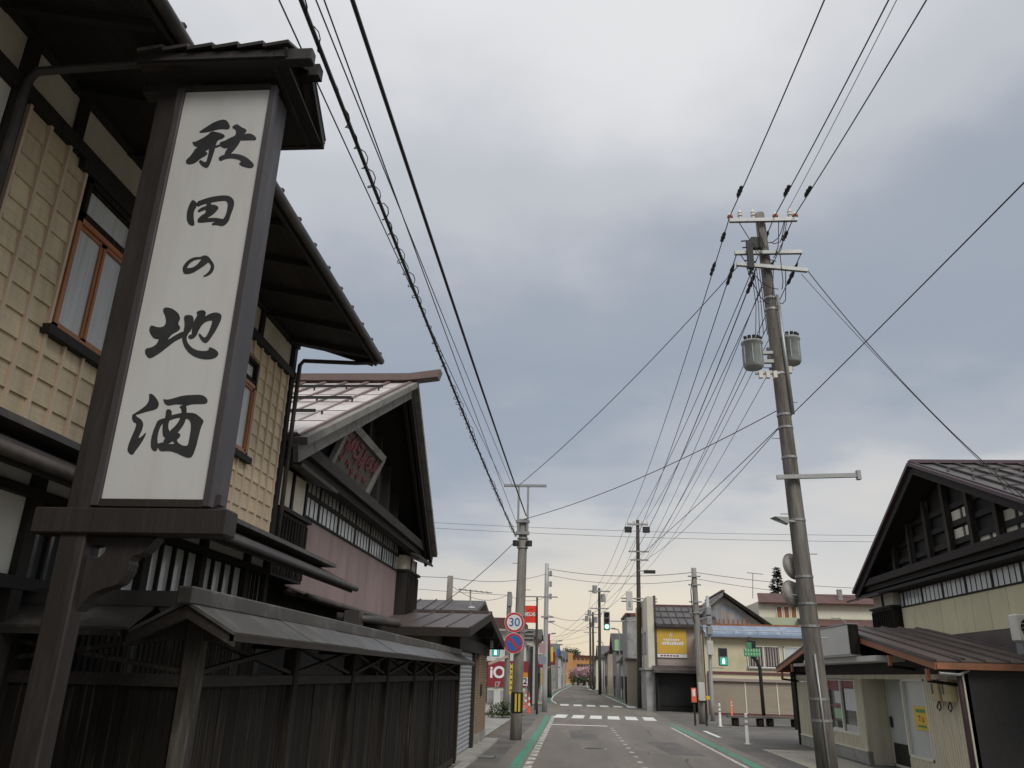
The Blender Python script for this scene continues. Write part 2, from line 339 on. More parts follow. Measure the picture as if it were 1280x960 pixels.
lw = lambda y: interp(LW, y); rw = lambda y: interp(RW, y)
road = struct('road', strip(lambda y: lw(y)-.75, lambda y: rw(y)+.75, -40, 300, 0.0), 'asphalt')
struct('left_pavement', strip(lambda y: -2.5, lambda y: lw(y)-.752, -40, 43, -.002), 'asphalt_side')
struct('left_forecourt', MB().box(-40, -2.9, 26.9, 80, -.02, -.003), 'concrete')
struct('side_street', MB().add([(-60, 43, -.006), (60, 43, -.006), (60, 58, -.006), (-60, 58, -.006)], [(0, 1, 2, 3)]), 'asphalt_side')
struct('right_pavement', strip(lambda y: rw(y)+.752, lambda y: 8.5, -40, 55, -.004), 'asphalt_side')
struct('right_apron', MB().box(5.55, 7.2, 8, 26.2, -.02, .012), 'concrete_pale')
struct('plaza', MB().add([(8.51, 30, -.005), (40, 30, -.005), (40, 42.9, -.005), (8.51, 42.9, -.005)], [(0, 1, 2, 3)]), 'asphalt_side')
struct('verge_left', strip(lambda y: -6, lambda y: lw(y)-.76, 60, 300, -.004), 'concrete')
struct('verge_right', strip(lambda y: rw(y)+.76, lambda y: 9, 58.2, 300, -.004), 'concrete_pale')
gr = strip(lambda y: rw(y)+.80, lambda y: rw(y)+2.0, 62, 92, .012).build('grass_verge', 'grass'); tag(gr, 'strip of short green grass beside the right edge of the far road', 'grass', kind='stuff')
# concrete gutter kerb in front of the fence, one block after another
kerb = struct('kerb', MB().box(-2.70, -2.5, -2, 5, -.1, .03), 'concrete')
kb = mesh_of(MB().box(-.11, .11, -.295, .295, -.1, .045), 'concrete', .012)
for i in range(36): place('kerb_block', kb, None, kerb, (-2.42, 5.3+.6*i, 0))
struct('gate_step', MB().box(-3.3, -2.32, 19.3, 26.4, -.05, .06), 'concrete')
# painted markings
gl = strip(lambda y: lw(y)-.42, lambda y: lw(y)-.17, -30, 43.2, .004).build('green_edge_line', 'paint_green', road)
strip(lambda y: lw(y)-.36, lambda y: lw(y)-.15, 62, 290, .004).build('green_edge_line', 'paint_green', road)
strip(lambda y: rw(y)+.17, lambda y: rw(y)+.42, -30, 39.0, .004).build('green_edge_line', 'paint_green', road)
strip(lambda y: rw(y)+.15, lambda y: rw(y)+.36, 60, 290, .004).build('green_edge_line', 'paint_green', road)
strip(lambda y: rw(y)-.06, lambda y: rw(y)+.05, -30, 36, .004).build('white_edge_line', 'paint_cream', road)
strip(lambda y: rw(y)-.06, lambda y: rw(y)+.06, 60, 290, .004).build('white_edge_line', 'paint_white', road)
strip(lambda y: lw(y)-.06, lambda y: lw(y)+.06, 62, 290, .004).build('white_edge_line', 'paint_white', road)
sq = mesh_of(MB().box(-.09, .09, -.34, .34, 0, .004), 'paint_cream')
for i in range(44): place('edge_dash', sq, None, road, (lw(2+.95*i)-.02, 2+.95*i, .002))
dq = mesh_of(MB().box(-.06, .06, -.16, .16, 0, .004), 'paint_cream')
for i in range(16): place('centre_dash', dq, None, road, (1.62-.01*i, 14.5+1.32*i, .002))
cq = mesh_of(MB().box(-.29, .29, -1.65, 1.65, 0, .004), 'paint_white')
cf = mesh_of(MB().box(-.29, .29, -1.5, 1.5, 0, .004), 'paint_white')
for i in range(6):
    place('crossing_stripe', cq, None, road, (-.68+.875*i, 43.0-.02*i, .003)).rotation_euler.z = R(-2)
    place('crossing_stripe', cf, None, road, (-.70+.92*i, 59.6-.1*i, .003))
bx('stop_line', 'paint_white', road, -.92, 1.35, 35.4, 35.75, .002, .006)
bx('stop_line', 'paint_green', road, -.9, 1.4, 64.6, 65.6, .002, .006)
bx('parking_line', 'paint_white', None, 5.05, 5.2, 31.0, 34.5, -.001, .004)['kind'] = 'structure'
mh = thing('manhole_cover', (.55, 24.5, 0), 'round cast iron manhole cover set in the street asphalt', 'manhole cover'); MB().disc((.55, 24.5, -.01), (0, 0, 1), .31, .017, 24).build('cover', 'pole_dark', mh); MB().disc((.55, 24.5, -.012), (0, 0, 1), .36, .0165, 24).build('ring', 'metal_grey', mh)
gm_ = mesh_of(MB().box(-.2, .2, -.28, .28, 0, .012), 'pole_dark'); gs_ = mesh_of(MB().box(-.17, .17, -.012, .012, .012, .022), 'galv')
for k, y_ in enumerate((14.2, 21.0, 31.5)):
    t_ = thing('drain_grate', (-2.12, y_, 0), 'small steel drain grate in the left gutter '+('beside the board fence', 'in front of the gatehouse shutter', 'past the pole with the round signs')[k], 'drain grate', 'drain grates along the left gutter')
    place('tray', gm_, None, t_, (-2.12, y_, 0))
    for j in range(7): place('grate_bar', gs_, None, t_, (-2.12, y_-.24+.08*j, 0))
pm = mesh_of(MB().box(-.45, .45, -2.2, 2.2, 0, .0035), 'asphalt_side')
for (x, y, a) in ((.3, 30, 1), (2.9, 25.5, 4)): place('asphalt_patch', pm, None, road, (x, y, .0005), (0, 0, R(a)))

# ---------------------------------------------------------------- tall lantern sign on its post
SY = 4.30
sg = thing('shop_sign', (-2.885, 4.42, 0), 'tall dark brown post sign with white panel of black brush characters under a little roof', 'sign')
bx('post', 'sign_brown', sg, -2.92, -2.765, 4.3, 4.43, 0, 5.86, bevel=.01)
MB().add([(-2.92, 4.3, 5.86), (-2.765, 4.3, 5.86), (-2.765, 4.43, 5.86), (-2.92, 4.43, 5.86), (-2.843, 4.365, 5.91)], [(0, 1, 4), (1, 2, 4), (2, 3, 4), (3, 0, 4)]).build('post_cap', 'sign_brown', sg)
bx('top_beam', 'sign_brown', sg, -3.05, -2.6, 4.31, 4.42, 5.69, 5.80, bevel=.01)
bx('bottom_beam', 'sign_brown', sg, -3.09, -1.94, 4.275, 4.42, 2.585, 2.735, bevel=.01)
def pxs(L_, Y): return [(p.x, p.z) for p in (atY(a, b, Y) for a, b in L_)]
bk = pxs([(97, 655), (200, 660), (196, 671), (186, 684), (175, 693), (161, 696), (162, 708), (153, 724), (144, 732), (122, 737), (106, 749), (90, 764)], 4.36); bk[0] = (-2.766, 2.583); bk[1] = (bk[1][0], 2.583); bk[-1] = (-2.766, bk[-1][1])
hole = pxs([(109, 685), (116, 680), (133, 682), (131, 691), (122, 698), (113, 698), (108, 692)], 4.36)
def cha(p, keep):
    q = []
    for i, a in enumerate(p):
        if i in keep: q.append(a); continue
        u, v = p[i-1], p[(i+1) % len(p)]; q += [(.7*a[0]+.3*u[0], .7*a[1]+.3*u[1]), (.7*a[0]+.3*v[0], .7*a[1]+.3*v[1])]
    return q
bk = cha(bk, (0, 1, len(bk)-1)); hole = cha(cha(hole, ()), ())
m = MB(); loops = [[Vector((x, z, 0)) for x, z in bk], [Vector((x, z, 0)) for x, z in hole]]; allp = bk+hole; tri = tessellate_polygon(loops); nn = len(allp)
vs_ = [(x, 4.36, z) for x, z in allp]+[(x, 4.46, z) for x, z in allp]; fs_ = [tuple(t) for t in tri]+[tuple(i+nn for i in reversed(t)) for t in tri]
for o_, n_ in ((0, len(bk)), (len(bk), len(hole))): fs_ += [(o_+i, o_+(i+1) % n_, o_+(i+1) % n_+nn, o_+i+nn) for i in range(n_)]
m.add(vs_, fs_).build('bracket', 'sign_brown', sg)
BX = (-2.735, -2.075); BZ = (2.765, 5.70)
box_ = bx('casing', 'sign_mauve', sg, BX[0], BX[1], 4.315, 4.545, BZ[0], BZ[1], bevel=.006)
for a in ((BX[0]-.03, BX[0]+.02, BZ[0]-.02, BZ[1]), (BX[1]-.025, BX[1]+.02, BZ[0]-.02, BZ[1])):
    bx('panel_frame', 'sign_mauve', box_, a[0], a[1], 4.275, 4.33, a[2], a[3], bevel=.004)
for a in ((BZ[0]-.025, BZ[0]+.022), (BZ[1]-.02, BZ[1]+.02)):
    bx('panel_frame', 'sign_brown', box_, BX[0]+.021, BX[1]-.026, 4.278, 4.33, a[0], a[1], bevel=.004)
face = bx('panel', 'sign_face', sg, BX[0]+.02, BX[1]-.025, SY, 4.314, BZ[0]+.02, BZ[1]-.02)
bx('junction_box', 'sign_mauve', sg, -2.075, -2.05, 4.40, 4.47, 2.78, 2.84)
bx('gap_board', 'black_wood', sg, -2.764, -2.745, 4.40, 4.5, 2.74, 5.7)
CH = [
 ((220, 130, .09375), [
  [(290,385),(400,310),(520,235),(650,200),(705,250),(725,320),(680,345),(620,335),(540,345),(470,365),(380,385)],
  [(215,505),(265,505),(420,420),(475,360),(560,380),(620,395),(660,430),(620,465),(555,485),(535,540),(480,570),(380,580),(290,580),(235,555)],
  [(440,500),(540,520),(520,600),(495,680),(460,790),(425,850),(395,855),(345,825),(300,765),(335,745),(370,775),(405,775),(420,720),(440,640)],
  [(280,570),(400,550),(470,580),(380,640),(430,650),(400,690),(330,725),(270,780),(210,805),(150,805),(130,765),(150,735),(200,690)],
  [(515,565),(585,540),(600,560),(530,588)],
  [(740,310),(815,265),(870,310),(950,345),(920,395),(880,440),(870,480),(840,530),(790,600),(730,665),(690,700),(640,690),(670,620),(700,580),(640,595),(580,550),(590,510),(650,495),(730,450),(785,430),(805,385),(800,345)],
  [(870,430),(930,400),(990,395),(1045,420),(1075,455),(1060,485),(980,480),(860,490)],
  [(570,715),(640,680),(730,665),(830,670),(920,700),(990,750),(1045,810),(1030,845),(985,855),(900,835),(835,800),(880,770),(830,735),(730,720),(650,735),(600,760),(575,745)]]),
 ((210, 235, .125), [
  [(245,115),(285,140),(290,180),(260,230),(255,290),(270,375),(230,380),(200,355),(185,310),(190,240),(205,190),(225,145)],
  [(285,140),(350,115),(430,90),(530,75),(600,75),(645,100),(665,140),(655,200),(630,260),(610,330),(575,370),(535,385),(490,370),(435,375),(445,350),(490,335),(550,315),(575,280),(590,230),(600,160),(585,130),(530,130),(440,145),(350,165),(290,195)],
  [(385,140),(435,140),(430,190),(420,250),(400,310),(350,315),(375,250),(385,190)],
  [(295,235),(320,205),(380,180),(440,165),(490,175),(510,200),(480,240),(430,280),(390,300),(350,300),(400,215),(350,225),(310,245)],
  [(290,325),(330,280),(380,250),(410,270),(370,310),(430,300),(490,300),(560,315),(560,345),(480,335),(400,340),(310,350)]]),
 ((210, 235, .125), [
  [(145,800),(165,760),(210,715),(270,690),(330,690),(360,672),(400,680),(430,715),(460,760),(465,800),(445,845),(410,875),(360,892),(350,882),(390,855),(420,820),(430,780),(415,755),(400,745),(360,715),(330,715),(290,715),(240,735),(205,770),(190,800),(165,865),(150,840)],
  [(165,865),(150,830),(190,800),(240,800),(290,770),(340,710),(370,690),(410,720),(405,745),(360,780),(300,820),(240,855)]]),
 ((165, 370, .104167), [
  [(375,155),(400,135),(470,145),(530,180),(570,225),(580,280),(550,330),(585,380),(560,420),(480,460),(430,520),(400,540),(330,520),(270,515),(235,480),(205,420),(215,370),(240,350),(300,375),(360,375),(400,350),(410,290),(395,230),(375,190)],
  [(330,500),(440,500),(430,530),(520,470),(620,420),(650,460),(600,505),(520,540),(430,610),(330,690),(220,755),(180,730),(155,680),(165,630),(230,620),(300,580)],
  [(620,240),(680,225),(735,240),(745,300),(720,400),(660,470),(655,530),(680,580),(730,630),(810,660),(920,660),(925,610),(985,630),(1030,665),(1040,700),(1010,740),(940,762),(850,760),(760,735),(690,690),(640,630),(610,560),(600,500),(620,420),(635,340)],
  [(770,195),(830,168),(890,180),(880,250),(840,330),(800,410),(780,470),(740,510),(710,520),(670,500),(690,465),(720,465),(720,400),(740,310),(790,230)],
  [(740,310),(850,270),(920,220),(1000,195),(1060,210),(1080,240),(1060,310),(1010,410),(950,500),(905,560),(870,565),(830,530),(795,460),(820,450),(860,500),(890,495),(930,420),(970,300),(950,290),(880,310),(830,360),(800,420),(760,400)]]),
 ((145, 480, .104167), [
  [(395,115),(440,120),(490,175),(518,235),(505,285),(470,310),(380,330),(300,355),(235,375),(220,355),(300,305),(370,250),(400,190)],
  [(190,400),(200,365),(235,350),(245,390),(300,420),(330,470),(320,540),(285,610),(265,655),(310,630),(370,570),(340,650),(290,730),(230,810),(205,850),(170,845),(135,800),(150,730),(190,630),(230,540),(250,475),(205,455)],
  [(568,180),(620,190),(700,170),(800,140),(900,132),(1020,128),(1080,155),(1105,200),(1085,240),(980,240),(900,245),(840,265),(780,245),(700,245),(640,262),(600,250),(575,215)],
  [(755,270),(840,245),(850,300),(845,400),(820,480),(770,550),(730,600),(680,690),(620,720),(560,700),(600,640),(650,600),(650,560),(720,500),(760,440),(785,370),(790,300)],
  [(605,300),(670,310),(670,380),(635,450),(625,520),(645,570),(690,590),(640,660),(590,650),(560,610),(560,500),(580,430),(595,400)],
  [(505,435),(600,405),(640,420),(560,470),(520,540),(495,650),(505,730),(495,795),(465,808),(425,775),(418,700),(440,590),(480,490)],
  [(600,410),(670,375),(780,350),(850,345),(950,350),(1010,395),(1055,440),(1045,470),(1020,520),(990,640),(960,760),(920,870),(880,885),(830,875),(720,820),(640,800),(540,808),(510,770),(490,730),(520,710),(570,700),(620,720),(730,720),(830,745),(865,740),(885,650),(905,520),(895,440),(850,410),(760,400),(680,420),(640,440)],
  [(600,640),(700,580),(770,590),(775,630),(730,665),(740,700),(800,740),(720,740),(680,670),(640,700),(580,700)]])]
def chaikin(p):
    q = []
    for a, b in zip(p, p[1:]+p[:1]): q += [(.75*a[0]+.25*b[0], .75*a[1]+.25*b[1]), (.25*a[0]+.75*b[0], .25*a[1]+.75*b[1])]
    return q
for (ox, oy, s), strokes in CH:
    m = MB()
    for k, p in enumerate(strokes):
        q = [atY(ox+s*a, oy+s*b, SY) for a, b in chaikin(p)]
        m.prism([(c.x, c.z) for c in q], 'y', SY-.0015-.0004*k, SY+.004)
    m.build('character', 'ink', face)
# the little roof over the sign
rf = bx('roof_beam', 'sign_brown', sg, -3.0, -1.77, 4.12, 4.20, 5.77, 5.872, bevel=.008)
bx('ridge_beam', 'sign_brown', sg, -2.99, -1.86, 4.50, 4.58, 5.98, 6.08)
for i in range(6):                                        # overlapping sheets, each tipped
    x0 = -3.0+.178*i; x1 = x0+.178
    MB().slab([(x0, 4.08, 5.878), (x1, 4.08, 5.908), (x1, 4.54, 6.135), (x0, 4.54, 6.10)], .02).build('roof_sheet', 'roof_dark', sg)
    MB().slab([(x0, 4.54, 6.10), (x1, 4.54, 6.135), (x1, 5.0, 5.785), (x0, 5.0, 5.75)], .02).build('roof_sheet', 'roof_dark', sg)
MB().prism([(4.10, 5.82), (4.54, 6.08), (4.98, 5.73), (4.98, 5.69), (4.54, 5.70), (4.10, 5.78)], 'x', -2.06, -2.03).build('gable_board', 'black_wood', sg)
MB().beam((-1.945, 4.1, 5.82), (-1.945, 4.54, 6.07), .02, .06).build('verge_board', 'sign_brown', sg)
MB().beam((-1.945, 4.54, 6.07), (-1.945, 4.98, 5.73), .02, .06).build('verge_board', 'sign_brown', sg)
MB().box(-3.0, -1.94, 4.96, 5.0, 5.70, 5.75).build('eave_batten', 'sign_brown', sg)
MB().slab([(-3.0, 4.1, 5.80), (-1.95, 4.1, 5.80), (-1.95, 4.98, 5.72), (-3.0, 4.98, 5.72)], .015).build('ceiling_board', 'black_wood', sg)

# ---------------------------------------------------------------- the two-storey timber house
WX = -4.0
h1 = thing('timber_house', (-7, 6, 0), 'two-storey timber house with pale lapped boarding, orange window frames and deep dark eaves', 'house')
Y0, Y1 = -3.0, 10.2
bx('core_wall', 'black_wood', h1, -11, WX-.06, Y0, Y1-.02, 0, 6.25)
cw = bx('boarding', 'clad', h1, WX-.055, WX-.03, 4.45, Y1-.05, 3.4, 5.8)
wins = [(5.22, 6.02, 4.30, 5.66), (8.2, 9.03, 4.30, 5.5)]
rows = 12; zb0, zb1 = 3.52, 5.745; rh = (zb1-zb0)/rows
for k in range(rows):
    za, zb = zb0+k*rh, zb0+(k+1)*rh; segs = [(4.5, Y1-.06)]
    for (a, b, c, d) in wins:
        if zb > c and za < d:
            ns = []
            for s in segs:
                if s[0] < a: ns.append((s[0], min(s[1], a)))
                if s[1] > b: ns.append((max(s[0], b), s[1]))
            segs = ns
    for (a, b) in segs:
        if b-a > .02: MB().add([(WX-.03, a, za), (WX+.006, a, za), (WX-.012, a, zb+.004), (WX-.03, a, zb+.004), (WX-.03, b, za), (WX+.006, b, za), (WX-.012, b, zb+.004), (WX-.03, b, zb+.004)],
                   [(0, 1, 2, 3), (7, 6, 5, 4), (1, 5, 6, 2), (0, 4, 5, 1), (3, 2, 6, 7)]).build('lap_board', 'clad', cw)
y = 4.46; k = 0
while y < Y1-.02:
    segs = [(3.5, 5.75)]
    for (a, b, c, d) in wins:
        if a-.03 < y < b+.03: segs = [(3.5, c-.07)]+([(d+.06, 5.75)] if d < 5.6 else [])
    for (a, b) in segs:
        if b-a > .08: bx('batten', 'batten', cw, WX-.01, WX+.022, y-.0135, y+.0135, a, b)
    y += .243
for yy in (4.36, Y1): bx('corner_post', 'black_wood', h1, WX-.08, WX+.035, yy-.07, yy+.035, 3.4, 6.25)
bx('band_beam', 'black_wood', h1, WX-.04, WX+.05, Y0, Y1+.04, 5.75, 5.86)
bx('top_beam', 'black_wood', h1, WX-.04, WX+.06, Y0, Y1+.05, 6.22, 6.36)
bx('base_beam', 'black_wood', h1, WX-.04, WX+.06, Y0, Y1+.05, 3.42, 3.53)
ps = [Y0, 1.0, 2.6, 4.36, 5.0, 7.0, 8.98, Y1-.05]
for a, b in zip(ps, ps[1:]):
    bx('plaster_panel', 'plaster', h1, WX-.06, WX-.02, a+.05, b-.05, 5.86, 6.22)
    bx('stud', 'black_wood', h1, WX-.05, WX+.02, b-.05, b+.05, 5.86, 6.22)
for (a, b) in ((Y0, 1.0), (1.1, 2.6), (2.7, 4.28)): bx('plaster_panel', 'plaster_white', h1, WX-.06, WX-.02, a, b, 3.6, 5.75)
def window(parent, X, a, b, c, d, frame='orange_wood', pane='curtain', transom=None, sign=1, n=2, sill='black_wood'):
    """a window in a wall that faces +X (sign 1) or -X (sign -1)"""
    s = sign; f = MB(); e = .045
    w0 = bx('window', 'black_wood', parent, X-.05*s, X-.035*s, a, b, c, d)
    for q in ((a, b, c, c+e), (a, b, d-e, d), (a, a+e, c, d), (b-e, b, c, d)): f.box(X-.03*s, X+.03*s, *q)
    f.build('frame', frame, w0)
    top = d-e if not transom else transom
    if transom: bx('transom_rail', frame, w0, X-.03*s, X+.035*s, a+e, b-e, transom-.02, transom+.03); bx('transom_pane', pane, w0, X-.032*s, X-.02*s, a+e, b-e, transom+.03, d-e)
    wd = (b-a-2*e)/n
    for i in range(n):
        p0, p1 = a+e+wd*i, a+e+wd*(i+1); g = .03
        s_ = MB()
        off = .012 if i % 2 else 0
        for q in ((p0, p1, c+e, c+e+g), (p0, p1, top-g, top), (p0, p0+g, c+e, top), (p1-g, p1, c+e, top)): s_.box(X-(.02-off)*s, X+(.005+off)*s, *q)
        s_.build('sash', frame, w0)
        bx('pane', pane, w0, X-.028*s, X-.012*s, p0+g, p1-g, c+e+g, top-g)
    if sill: bx('sill', sill, w0, X-.05*s, X+.07*s, a-.08, b+.08, c-.075, c-.002)
    return w0
for (a, b, c, d), tz in ((wins[0], 5.29), (wins[1], 5.2)):
    window(h1, WX, a, b, c, tz); window(h1, WX, a+.02, b-.02, tz+.004, d, 'dark_wood', 'curtain', n=1, sill=None)
bx('window_head', 'black_wood', h1, WX-.04, WX+.05, 5.1, 6.12, 5.665, 5.748)
# roof
EX, EZ = -2.8, 6.0
sl = (8.6-6.12)/(EX+9)
struct_y0, struct_y1 = Y0, Y1+.06
MB().slab([(EX, Y0, EZ+.13), (EX, struct_y1, EZ+.13), (-9, struct_y1, EZ+.13+.33*6.2), (-9, Y0, EZ+.13+.33*6.2)], .05).build('roof', 'roof_dark', h1)
nb = 27
for i in range(nb):
    yy = Y0+.1+(struct_y1-Y0-.15)*i/(nb-1)
    MB().beam((EX+.06, yy, EZ+.125), (-9, yy, EZ+.155+.33*6.2), .04, .055).build('roof_seam', 'roof_dark', h1)
sb = MB(); 
for i in range(8):
    x0 = EX-.02-i*.155; x1 = x0-.15; za = EZ+.045+(EX-x0)*.215; zb_ = EZ+.045+(EX-x1)*.215
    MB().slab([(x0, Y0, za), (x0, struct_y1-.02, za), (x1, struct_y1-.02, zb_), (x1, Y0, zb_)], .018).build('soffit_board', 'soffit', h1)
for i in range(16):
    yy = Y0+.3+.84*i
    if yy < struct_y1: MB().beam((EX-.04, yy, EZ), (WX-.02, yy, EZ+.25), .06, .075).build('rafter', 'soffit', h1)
bx('fascia', 'black_wood', h1, EX-.03, EX, Y0, struct_y1, EZ-.03, EZ+.125)
gt = MB().tube([(EX+.05, Y0, EZ+.05), (EX+.05, struct_y1+.03, EZ+.05)], .05, 10).build('gutter', 'roof_dark', h1, smooth=True)
MB().beam((EX-.03, struct_y1-.01, EZ+.06), (-9, struct_y1-.01, EZ+.06+.33*6.2), .04, .2).build('verge_board', 'black_wood', h1)
for (ye, pts) in ((4.32, 0), (Y1+.03, 1)):
    if pts == 0: q = [(WX+.07, 4.30, 3.6), (WX+.07, 4.30, 5.82), (WX+.12, 4.31, 5.92), (EX-.05, 4.36, 6.02), (EX+.04, 4.37, 6.10)]
    else: q = [(WX+.08, Y1+.05, 3.5), (WX+.08, Y1+.05, 5.98), (WX+.13, Y1+.05, 6.05), (EX-.3, Y1+.02, 6.0), (EX+.03, Y1, 6.0)]
    MB().tube(q, .032, 8).build('downpipe', 'roof_dark', h1, smooth=True)
# pent roof over the ground floor
PX, PZ = -3.38, 3.06; PY1 = 12.2
n = 15; pw = (PY1-Y0)/n
for i in range(n):
    a, b = Y0+pw*i, Y0+pw*(i+1)-.012
    MB().slab([(PX, a, PZ+.07), (PX, b, PZ+.07), (WX-.02, b, PZ+.37), (WX-.02, a, PZ+.37)], .03).build('pent_sheet', 'roof_dark', h1)
bx('pent_fascia', 'black_wood', h1, PX-.03, PX-.004, Y0, PY1-.01, PZ-.05, PZ+.05)
bx('pent_ledge', 'roof_dark', h1, WX-.02, PX-.22, Y0, PY1-.25, PZ+.29, PZ+.34)
MB().tube([(PX+.045, Y0, PZ+.01), (PX+.045, PY1+.02, PZ+.01)], .042, 10).build('gutter', 'roof_dark', h1, smooth=True)
for i in range(18):
    yy = Y0+.4+.86*i
    if yy < PY1: MB().beam((PX-.03, yy, PZ), (WX, yy, PZ+.26), .05, .06).build('rafter', 'soffit', h1)
# ground floor: plaster, posts and lattice windows
gy = [1.2, 3.4, 5.52, 6.08, 7.2, 8.35, 9.55, 10.2]
for q in gy: bx('ground_post', 'black_wood', h1, WX-.06, WX+.03, q-.06, q+.06, 0, 3.42)
bx('ground_rail', 'black_wood', h1, WX-.06, WX+.04, 1.2, Y1, 2.38, 2.47); bx('ground_rail', 'black_wood', h1, WX-.06, WX+.04, 1.2, Y1, 3.03, 3.10)
for j, (a, b) in enumerate(zip(gy, gy[1:])):
    bx('plaster_panel', 'plaster_white', h1, WX-.07, WX-.03, a+.06, b-.06, 3.10, 3.42)
    if j < 2: bx('plaster_panel', 'plaster_white', h1, WX-.07, WX-.03, a+.06, b-.06, 2.47, 3.03); continue
    pn = 2 if j == 2 else 4
    wdw = bx('window', 'black_wood', h1, WX-.09, WX-.06, a+.06, b-.06, 2.47, 3.03)
    st_ = (b-a-.12)/pn
    for i in range(pn):
        bx('pane', 'pane_dark' if j == 2 else 'pane', wdw, WX-.058, WX-.045, a+.06+st_*i, a+.06+st_*(i+1)-.002, 2.48, 3.02)
        bx('lattice_bar', 'black_wood', wdw, WX-.044, WX-.005, a+.06+st_*i-.014, a+.06+st_*i+.014, 2.47, 3.03)
m_sl = mesh_of(MB().box(-.012, .012, -.014, .014, 0, 2.3), 'dark_wood')
for i in range(46): place('wall_slat', m_sl, None, h1, (WX+.02, 5.85+.0945*i, .05))

# ---------------------------------------------------------------- roofed board fence
FX = -2.7; FY0 = 5.80; FY1 = 19.35
fn = thing('board_fence', (FX, 12, 0), 'weathered black board fence along the street with crossed braces under a narrow sheet-metal roof', 'fence')
fposts = [FY0]+[atX(px, 846, FX).y for px in (365, 438, 482, 516)]
while fposts[-1]+1.95 < FY1: fposts.append(fposts[-1]+1.95)
fposts[-1] = FY1
y = FY0+.09
while y < FY1-.06:
    wd = random.uniform(.13, .21); wd = min(wd, FY1-.05-y)
    if wd > .04: bx('plank', 'dark_wood', fn, FX-.045-random.uniform(0, .006), FX-.022+random.uniform(-.004, .006), y, y+wd-random.uniform(.004, .01), random.uniform(.02, .05), 1.76)
    y += wd
bx('rail', 'dark_wood_beam', fn, FX-.06, FX+.03, FY0, FY1, 1.755, 1.84, bevel=.006); bx('rail', 'dark_wood_beam', fn, FX-.06, FX-.004, FY0, FY1, .02, .12)
bx('top_plate', 'dark_wood_beam', fn, FX-.06, FX+.03, FY0, FY1, 2.12, 2.2)
for i, q in enumerate(fposts):
    bx('fence_post', 'post_wood' if i == 0 else 'dark_wood', fn, FX-.08, FX+.045, q-.06, q+.06, 0, 2.2, bevel=.008)
    MB().prism([(FX-.42, 2.07), (FX+.33, 2.07), (FX+.33, 2.12), (FX+.01, 2.30), (FX-.09, 2.30), (FX-.42, 2.12)], 'y', q-.035, q+.035).build('roof_bracket', 'dark_wood_beam', fn)
    if i < len(fposts)-1:
        p = fposts[i+1]
        for a, b, dx in ((1.86, 2.11, .012), (2.11, 1.86, -.02)):
            MB().beam((FX+dx, q+.06, a), (FX+dx, p-.06, b), .03, .055, (1, 0, 0)).build('brace', 'dark_wood_beam', fn)
n = 8; s0 = FY0-.28; st_ = (FY1+.25-s0)/n
for i in range(n):
    a, b = s0+st_*i, s0+st_*(i+1)-.008; dz = (i % 2)*.006
    MB().slab([(FX+.37, a, 2.125+dz), (FX+.37, b, 2.125+dz), (FX, b, 2.325+dz), (FX, a, 2.325+dz)], .022).build('roof_sheet', 'fence_roof', fn)
    MB().slab([(FX-.40, b, 2.125+dz), (FX-.40, a, 2.125+dz), (FX-.03, a, 2.325+dz), (FX-.03, b, 2.325+dz)], .022).build('roof_sheet', 'fence_roof', fn)
bx('ridge_cap', 'fence_roof_cap', fn, FX-.075, FX+.045, s0-.03, FY1+.27, 2.30, 2.425, bevel=.012)
bx('eave_board', 'dark_wood_beam', fn, FX+.33, FX+.362, s0+.02, FY1+.22, 2.065, 2.118)
for a in (s0+.02,):
    MB().prism([(FX+.36, 2.03), (FX+.36, 2.11), (FX, 2.30), (FX-.40, 2.10), (FX-.40, 2.03), (FX, 2.21)], 'y', a, a+.04).build('gable_board', 'dark_wood_beam', fn)
# the same fence turning away from the street, towards the house
f2 = thing('board_fence', (-4.4, FY0, 0), 'weathered black board fence running back from the corner post, behind the tall sign', 'fence')
x = FX-.1
while x > -6.6:
    wd = random.uniform(.15, .2); bx('plank', 'dark_wood', f2, x-wd+.007, x, FY0-.02, FY0+.005+random.uniform(0, .006), .03, 1.76); x -= wd
bx('rail', 'dark_wood_beam', f2, -6.6, FX-.07, FY0-.045, FY0+.04, 1.755, 1.84); bx('top_plate', 'dark_wood_beam', f2, -6.6, FX-.1, FY0-.04, FY0+.04, 2.10, 2.17)
for q in (-4.55, -6.4): bx('fence_post', 'post_wood', f2, q-.06, q+.06, FY0-.05, FY0+.07, 0, 2.15)
for a, b, dy in ((1.86, 2.10, -.012), (2.10, 1.86, .02)):
    MB().beam((-4.5, FY0+dy, a), (FX-.1, FY0+dy, b), .03, .06, (0, 1, 0)).build('brace', 'post_wood', f2)
i = 0; x = -3.06
while x > -6.4:
    MB().slab([(x, FY0-.36, 2.14), (x, FY0, 2.325), (x-1.1, FY0, 2.325), (x-1.1, FY0-.36, 2.14)], .02, (0, -.45, .9)).build('roof_sheet', 'fence_roof_cap', f2)
    MB().slab([(x, FY0+.36, 2.14), (x-1.1, FY0+.36, 2.14), (x-1.1, FY0, 2.325), (x, FY0, 2.325)], .02, (0, .45, .9)).build('roof_sheet', 'fence_roof_cap', f2); x -= 1.108
bx('ridge_cap', 'fence_roof_cap', f2, -6.5, FX-.08, FY0-.06, FY0+.06, 2.30, 2.41)
bx('eave_board', 'dark_wood_beam', f2, -6.4, FX-.42, FY0-.35, FY0-.32, 2.08, 2.125)

